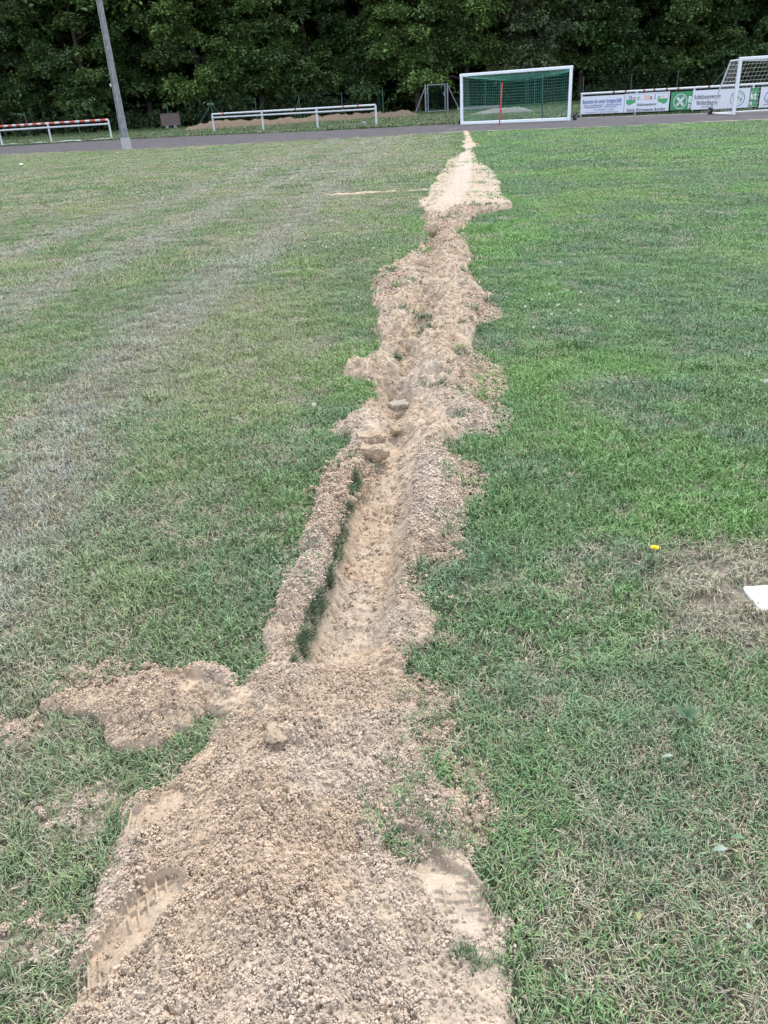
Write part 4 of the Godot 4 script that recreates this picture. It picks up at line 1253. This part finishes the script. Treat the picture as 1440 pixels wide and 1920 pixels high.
# ------------------------------------------------------------------ fence and gate
func build_fence() -> void:
	var G: Material = mats["green_paint"]
	var o := thing("wire_fence", "dark green wire fence with thin posts before the wood, left of the gate", "fence", Vector3(0, 0, -72))
	var px := [-34.8, -30.9, -26.9, -22.8, -19.0, -15.4, -11.85, -8.3, -4.75, -1.31, 2.0]
	for x in px: tube_part(o, "post", [Vector3(x, 0, 0), Vector3(x, 1.92, 0)], 0.035, G, 6)
	for q in [[-11.85, -1.3], [-11.85, 1.3], [-4.75, -0.55], [2.0, 0.0]]:
		if q[1] != 0.0: tube_part(o, "brace", [Vector3(q[0], 1.7, 0), Vector3(q[0] + q[1], 0.05, 0.1)], 0.028, G, 6)
	for y in [0.1, 0.95, 1.85]: tube_part(o, "tension_wire", [Vector3(-34.8, y, 0), Vector3(4.7, y, 0)], 0.004, G, 3)
	o = thing("wire_fence", "dark green wire fence posts above the advertising boards, right of the gate", "fence", Vector3(0, 0, -72))
	for x in [10.3, 14.3, 18.25, 22.13, 25.87, 29.67, 33.5, 37.4, 41.2]: tube_part(o, "post", [Vector3(x, 0, 0), Vector3(x, 1.92, 0)], 0.035, G, 6)
	tube_part(o, "brace", [Vector3(29.6, 1.7, 0), Vector3(28.2, 0.1, 0.1)], 0.028, G, 6)
	for y in [0.1, 0.95, 1.85]: tube_part(o, "tension_wire", [Vector3(7.4, y, 0), Vector3(41.2, y, 0)], 0.004, G, 3)
	var Z: Material = mats["galvanised"]
	o = thing("metal_gate", "galvanised steel gate frame with slanting braces in the wire fence", "gate", Vector3(5.40, 0, -71.3), deg_to_rad(2))
	var w := 1.78
	for x in [0.0, w]: tube_part(o, "gate_post", [Vector3(x, 0, 0), Vector3(x, 2.06, 0)], 0.062, Z, 10)
	tube_part(o, "brace", [Vector3(-0.03, 1.82, 0), Vector3(-0.85, 0.1, 0.05)], 0.035, Z, 8)
	tube_part(o, "brace", [Vector3(w + 0.03, 1.88, 0), Vector3(w + 0.95, 0.1, 0.05)], 0.035, Z, 8)
	var f := Node3D.new()
	f.name = "gate_leaf"
	o.add_child(f)
	tube_part(f, "stile", [Vector3(0.20, 0.12, 0), Vector3(0.20, 2.0, 0)], 0.042, Z, 8)
	tube_part(f, "stile", [Vector3(w - 0.20, 0.12, 0), Vector3(w - 0.20, 2.0, 0)], 0.042, Z, 8)
	tube_part(f, "rail", [Vector3(0.16, 2.0, 0), Vector3(w - 0.16, 2.0, 0)], 0.036, Z, 8)
	tube_part(f, "rail", [Vector3(0.16, 0.12, 0), Vector3(w - 0.16, 0.12, 0)], 0.036, Z, 8)
	for x in range(1, 12): tube_part(f, "wire", [Vector3(0.2 + x * 0.115, 0.12, 0), Vector3(0.2 + x * 0.115, 2.0, 0)], 0.003, G, 3)
	box_part(f, "lock", Vector3(w - 0.27, 1.32, 0.03), Vector3(0.08, 0.24, 0.06), Z)
	box_part(f, "handle", Vector3(w - 0.34, 1.40, 0.07), Vector3(0.16, 0.03, 0.03), Z)
	for y in [0.35, 1.75]: box_part(o, "hinge", Vector3(0.11, y, 0), Vector3(0.14, 0.05, 0.05), Z)

# ------------------------------------------------------------------ things on the field
func build_field_things() -> void:
	var o := thing("slalom_pole", "thin red training pole stuck in the turf before the green goal", "pole", Vector3(5.416, 0, -34.016), 0.0)
	tube_part(o, "shaft", [Vector3(0, 0.12, 0), Vector3(0.10, 1.62, 0)], 0.026, mat("pole_red", Color(0.50, 0.055, 0.06), 0.5), 8)
	tube_part(o, "spike", [Vector3(-0.01, -0.08, 0), Vector3(0, 0.13, 0)], 0.012, mats["galvanised"], 6)
	# white field marker plate, set flush
	o = thing("marker_plate", "white square plate set in the dry turf at the right edge", "plate", Vector3(1.172, -0.006, -1.921), 0.0)
	var s := Shape.new()
	var a := 0.10; var b := 0.062
	var ring := [Vector3(-a + 0.006, 0.012, -b), Vector3(a - 0.006, 0.012, -b), Vector3(a, 0.012, -b + 0.006), Vector3(a, 0.012, b - 0.006), Vector3(a - 0.006, 0.012, b), Vector3(-a + 0.006, 0.012, b), Vector3(-a, 0.012, b - 0.006), Vector3(-a, 0.012, -b + 0.006)]
	for q in 8:
		var p: Vector3 = ring[q]; var n: Vector3 = ring[(q + 1) % 8]
		s.tri(Vector3(0, 0.012, 0), p, n)
		s.quad(p, p * Vector3(1.03, 0, 1.03) - Vector3(0, 0.02, 0), n * Vector3(1.03, 0, 1.03) - Vector3(0, 0.02, 0), n)
	part(o, "slab", s.mesh(mat("marker_white", Color(0.80, 0.82, 0.84), 0.5)))
	# bits beyond the track
	box_part(thing("pale_slab", "pale flat slab lying in the grass below the double rail", "slab", Vector3(-0.6, 0.04, -50.2)), "slab", Vector3(0, 0.03, 0), Vector3(0.75, 0.09, 0.35), mats["concrete"])
	var st := thing("rubble_stone", "grey stone beside the pale slab under the double rail", "stone", Vector3(0.25, 0.08, -50.0))
	part(st, "stone", clod_mesh(501, 2, 0.4)).scale = Vector3(0.16, 0.14, 0.14)
	st.get_child(0).mesh.surface_set_material(0, mats["concrete"])
	box_part(thing("timber_beam", "grey beam lying in the grass between the gate and the green goal", "beam", Vector3(9.3, 0, -71.0), 0.1), "beam", Vector3(0.3, 0.15, 0), Vector3(3.4, 0.3, 0.25), mats["concrete"])
	st = thing("litter_scrap", "crumpled white scrap on the grass at the far left", "litter", Vector3(-11.48, 0.05, -29.36))
	part(st, "scrap", clod_mesh(502, 2, 0.5)).scale = Vector3(0.07, 0.03, 0.04)
	st.get_child(0).mesh.surface_set_material(0, mats["marker_white"])

func flat_leaf(parent: Node, at: Vector3, dir: Vector3, l: float, w: float, lift: float, m: Material, lobed := 0.0) -> MeshInstance3D:
	var s := Shape.new()
	var side := dir.cross(Vector3.UP).normalized()
	var prev := []
	for q in 9:
		var t := q / 8.0
		var wd := w * sin(PI * pow(t, 0.8)) * (1.0 + lobed * sin(t * 22.0)) + 0.0008
		var c := at + dir * l * t + Vector3(0, lift * sin(t * 2.4), 0)
		var e := [c - side * wd + Vector3(0, 0.22 * wd, 0), c, c + side * wd + Vector3(0, 0.22 * wd, 0)]
		if q:
			s.quad(prev[0], prev[1], e[1], e[0]); s.quad(prev[1], prev[2], e[2], e[1])
		prev = e
	return part(parent, "leaf", s.mesh(m))

func build_small_things() -> void:
	rng.seed = 99
	# the yellow flower
	var o := thing("yellow_flower", "single yellow dandelion-like flower in the grass near the white plate", "flower", Vector3(0.845, 0.0, -2.15))
	var Y := mat("petal_yellow", Color(0.80, 0.58, 0.01), 0.7)
	var stem := mat("stem_green", Color(0.05, 0.10, 0.035), 0.8)
	tube_part(o, "stem", [Vector3(0, 0, 0), Vector3(0.004, 0.04, 0), Vector3(0.008, 0.062, 0.004)], 0.0014, stem, 5)
	var s := Shape.new()
	for ringi in 3:
		for q in 13:
			var an := TAU * q / 13.0 + ringi * 0.24
			var d := Vector3(cos(an), 0.25 + 0.3 * ringi, sin(an)).normalized()
			var sd := Vector3(-sin(an), 0, cos(an)) * 0.0022
			var c := Vector3(0.008, 0.063, 0.004)
			var l := 0.0135 - 0.003 * ringi
			var f := rng.randf_range(0.85, 1.1)
			s.quad(c - sd * 0.4, c + sd * 0.4, c + d * l + sd, c + d * l - sd, Color(f, f, f))
	part(o, "flower_head", s.mesh(Y))
	for q in 7: flat_leaf(o, Vector3(0, 0.01, 0), Vector3(cos(q * 0.9), 0.2, sin(q * 0.9)).normalized(), rng.randf_range(0.025, 0.045), 0.005, 0.010, stem, 0.35)
	# plantain rosette
	var wl := mat("weed_green", Color(0.036, 0.085, 0.034), 0.6)
	o = thing("plantain_weed", "dark broad-leaved weed rosette in the turf right of the trench", "weed", Vector3(0.696, 0.006, -1.435))
	for q in 8:
		var an := q * 0.8 + rng.randf() * 0.3
		flat_leaf(o, Vector3(0, 0.012, 0), Vector3(cos(an), 0.25, sin(an)).normalized(), rng.randf_range(0.026, 0.042), 0.0062, 0.010, wl)
	# fallen leaves and pale blades
	var pale := mat("leaf_pale", Color(0.20, 0.25, 0.20), 0.6)
	var yel := mat("leaf_yellow", Color(0.20, 0.20, 0.07), 0.7)
	var green := mat("leaf_green", Color(0.08, 0.16, 0.07), 0.6)
	for q in [[0.609, -1.052, 0.3, 0.028, 0.010, pale, "pale upturned lobed leaf near the right picture edge"], [0.421, -0.929, 1.9, 0.028, 0.006, yel, "yellowish leaf lying in the dry grass at the lower right"], [0.612, -0.89, 2.6, 0.020, 0.007, pale, "small pale leaf at the lower right corner, below the lobed leaf"], [0.655, -1.08, 0.6, 0.03, 0.008, green, "fresh green leaf right of the pale lobed leaf"], [-0.86, -1.80, 0.9, 0.03, 0.007, green, "light green leaf beside the crumbs above the sand heap"], [-0.80, -1.86, 2.2, 0.024, 0.007, green, "green leaf above the crumbs left of the sand heap"], [0.59, -1.30, 0.2, 0.03, 0.006, pale, "pale leaf just below the plantain weed"]]:
		o = thing("fallen_leaf", q[6], "leaf", Vector3(q[0], 0.030, q[1]))
		flat_leaf(o, Vector3.ZERO, Vector3(cos(q[2]), 0.1, sin(q[2])), q[3] * 0.8, q[4] * 0.7, 0.006, q[5], 0.3 if q[5] == pale else 0.0)
	# clover blossoms
	var clover := Shape.new()
	for q in 46:
		var yq := 1.0 - 2.0 * (q + 0.5) / 46.0
		var d := Vector3(sqrt(1.0 - yq * yq) * cos(q * 2.4), yq, sqrt(1.0 - yq * yq) * sin(q * 2.4))
		var sd := d.cross(Vector3(0.3, 1, 0.2)).normalized() * 0.0016
		clover.quad(d * 0.004 - sd, d * 0.004 + sd, d * 0.0105 + sd * 0.6, d * 0.0105 - sd * 0.6)
	var cm := clover.mesh(mat("clover_white", Color(0.55, 0.56, 0.50), 0.8))
	var flowers := []
	flowers.append([-0.314, -3.72, 1.5, "white clover blossom left of the trench by its dark clover patch", "clover left of the trench"])
	for q in 15: flowers.append([1.28 + rng.randfn() * 0.19, -5.45 + rng.randfn() * 0.30, rng.randf_range(0.9, 1.4), "white clover blossom in the cluster on the green lawn right of the trench", "clover cluster right of the trench"])
	for q in 12: flowers.append([-0.32 + rng.randfn() * 0.2, -8.85 + rng.randfn() * 0.45, rng.randf_range(1.0, 1.6), "white clover blossom in the far cluster left of the trench", "clover cluster left of the trench"])
	for q in [[1.63, -6.9], [1.9, -3.65], [2.6, -13.5], [2.8, -13.7]]: flowers.append([q[0], q[1], 1.5, "lone white clover blossom on the green lawn far right of the trench", "lone clover on the right lawn"])
	for q in flowers:
		o = thing("clover_flower", q[3], "flower", Vector3(q[0], 0, q[1]), 0.0, q[4])
		tube_part(o, "stem", [Vector3.ZERO, Vector3(0.002, 0.045, 0)], 0.001, stem, 4)
		var hd := part(o, "flower_head", cm)
		hd.position = Vector3(0.002, 0.052, 0); hd.scale = Vector3.ONE * q[2] * 0.72
	# clods of sand
	var clods := [
		[-0.360, -2.00, 0.014, 0.012, "round sand clod at the outer edge of the left trench bank, leftmost of three"], [-0.306, -2.005, 0.022, 0.011, "long sand clod on the left trench bank, uppermost of three"], [-0.328, -1.975, 0.015, 0.013, "round sand clod on the left trench bank, lowest of three"],
		[-0.140, -1.523, 0.015, 0.012, "round sand clod on the fresh fill in the foreground"], [-0.285, -1.395, 0.030, 0.013, "broad sand clod above the hollow in the foreground fill"],
		[-0.155, -2.72, 0.020, 0.018, "sand clod at the bend of the left trench bank"], [-0.125, -2.68, 0.024, 0.018, "lumpy sand clod lying against the left trench wall"], [-0.10, -2.76, 0.016, 0.015, "small upright sand clod beside the lumpy clod at the left wall"],
		[-0.175, -3.12, 0.022, 0.017, "sand clod among the grass above the left trench bank"], [-0.165, -2.98, 0.018, 0.014, "small sand clod in the grass of the left bank"], [-0.11, -3.00, 0.026, 0.018, "rounded sand clod half sunk in the left bank grass"],
		[0.245, -3.05, 0.020, 0.014, "sand clod on the right bank of the trench"], [0.075, -3.42, 0.030, 0.017, "long crumbly sand clod right of the brick shaped lump"], [0.05, -2.3, 0.016, 0.012, "sand clod at the foot of the right trench bank"],
		[-0.69, -1.765, 0.012, 0.012, "sand clod at the top of the small left heap"], [-0.665, -1.765, 0.010, 0.009, "small sand clod beside the one topping the left heap"], [-0.865, -1.765, 0.012, 0.009, "sand clod in the grass left of the small heap"], [0.135, -1.17, 0.010, 0.009, "sand clod in the grass right of the trampled fill"],
		[0.44, -5.0, 0.05, 0.03, "long sand lump lying in the gully of the churned part"], [0.25, -4.75, 0.06, 0.05, "big broken sand lump beside the gully"], [0.55, -6.35, 0.13, 0.045, "broad slab of caked sand across the far gully"], [0.75, -9.4, 0.10, 0.09, "large clod at the far end of the churned gully"], [0.45, -7.3, 0.07, 0.07, "pointed sand lump on the far left bank of the gully"]]
	var meshes := []
	for q in 5: meshes.append(clod_mesh(600 + q, 3, 0.55))
	for q in clods:
		var y := maxf(sand_at(q[0], q[1]).x, 0.004)
		if q[0] < -0.6: y = maxf(heap(q[0], q[1]), 0.012)
		o = thing("sand_clod", q[4], "clod", Vector3(q[0], y, q[1]), rng.randf() * TAU, "clods along the trench")
		var me := part(o, "clod", meshes[rng.randi() % 5].duplicate())
		me.mesh.surface_set_material(0, clod_mat())
		me.scale = Vector3(q[2], q[3], q[2] * 0.75); me.position.y = q[3] * (0.35 if q[1] > -4.0 else 0.0)
	# cut blocks of caked sand
	for q in [[-0.028, 0.03, -3.13, 0.105, 0.05, 0.06, -0.25, "brick shaped block of caked sand on the left trench edge"], [-0.04, 0.035, -3.27, 0.105, 0.05, 0.075, 0.05, "rounded caked sand block behind the brick shaped one"], [0.105, -0.01, -3.80, 0.085, 0.03, 0.07, 0.3, "flat grey stone slab in the pit of the churned sand"]]:
		o = thing("sand_block" if q[4] > 0.04 else "flat_stone", q[7], "block" if q[4] > 0.04 else "stone", Vector3(q[0], q[1], q[2]), q[6])
		var n := noise(40 + int(q[3] * 100), 20.0, 3)
		s = Shape.new()
		var N := 14
		for face in 6:
			var ax := [Vector3.RIGHT, Vector3.LEFT, Vector3.UP, Vector3.DOWN, Vector3.BACK, Vector3.FORWARD][face] as Vector3
			var ux := Vector3(ax.y, ax.z, ax.x); var vx := ax.cross(ux)
			var P := func(i: int, j: int) -> Vector3:
				var p: Vector3 = ax + ux * (2.0 * i / N - 1.0) + vx * (2.0 * j / N - 1.0)
				p = p.lerp(p.normalized() * 1.2, 0.35)
				p = p * Vector3(q[3], q[4], q[5]) * 0.55
				return p * (1.0 + 0.35 * n.get_noise_3dv(p) + 0.16 * n.get_noise_3dv(p * 4.0)) + Vector3(0, 0.1 * n.get_noise_3dv(p * 0.4) * q[4], 0)
			for i in N:
				for j in N:
					s.quad(P.call(i, j), P.call(i + 1, j), P.call(i + 1, j + 1), P.call(i, j + 1))
		part(o, "block", s.mesh(clod_mat() if q[4] > 0.04 else mat("dusty_stone", Color(0.27, 0.23, 0.185), 1.0)))

func clod_mat() -> Material:
	if mats.has("clod"): return mats["clod"]
	var m := mat("clod", Color(0.385, 0.292, 0.205), 1.0)
	m.albedo_texture = mats["sand"].albedo_texture
	m.uv1_triplanar = true; m.uv1_scale = Vector3(2, 2, 2)
	return m
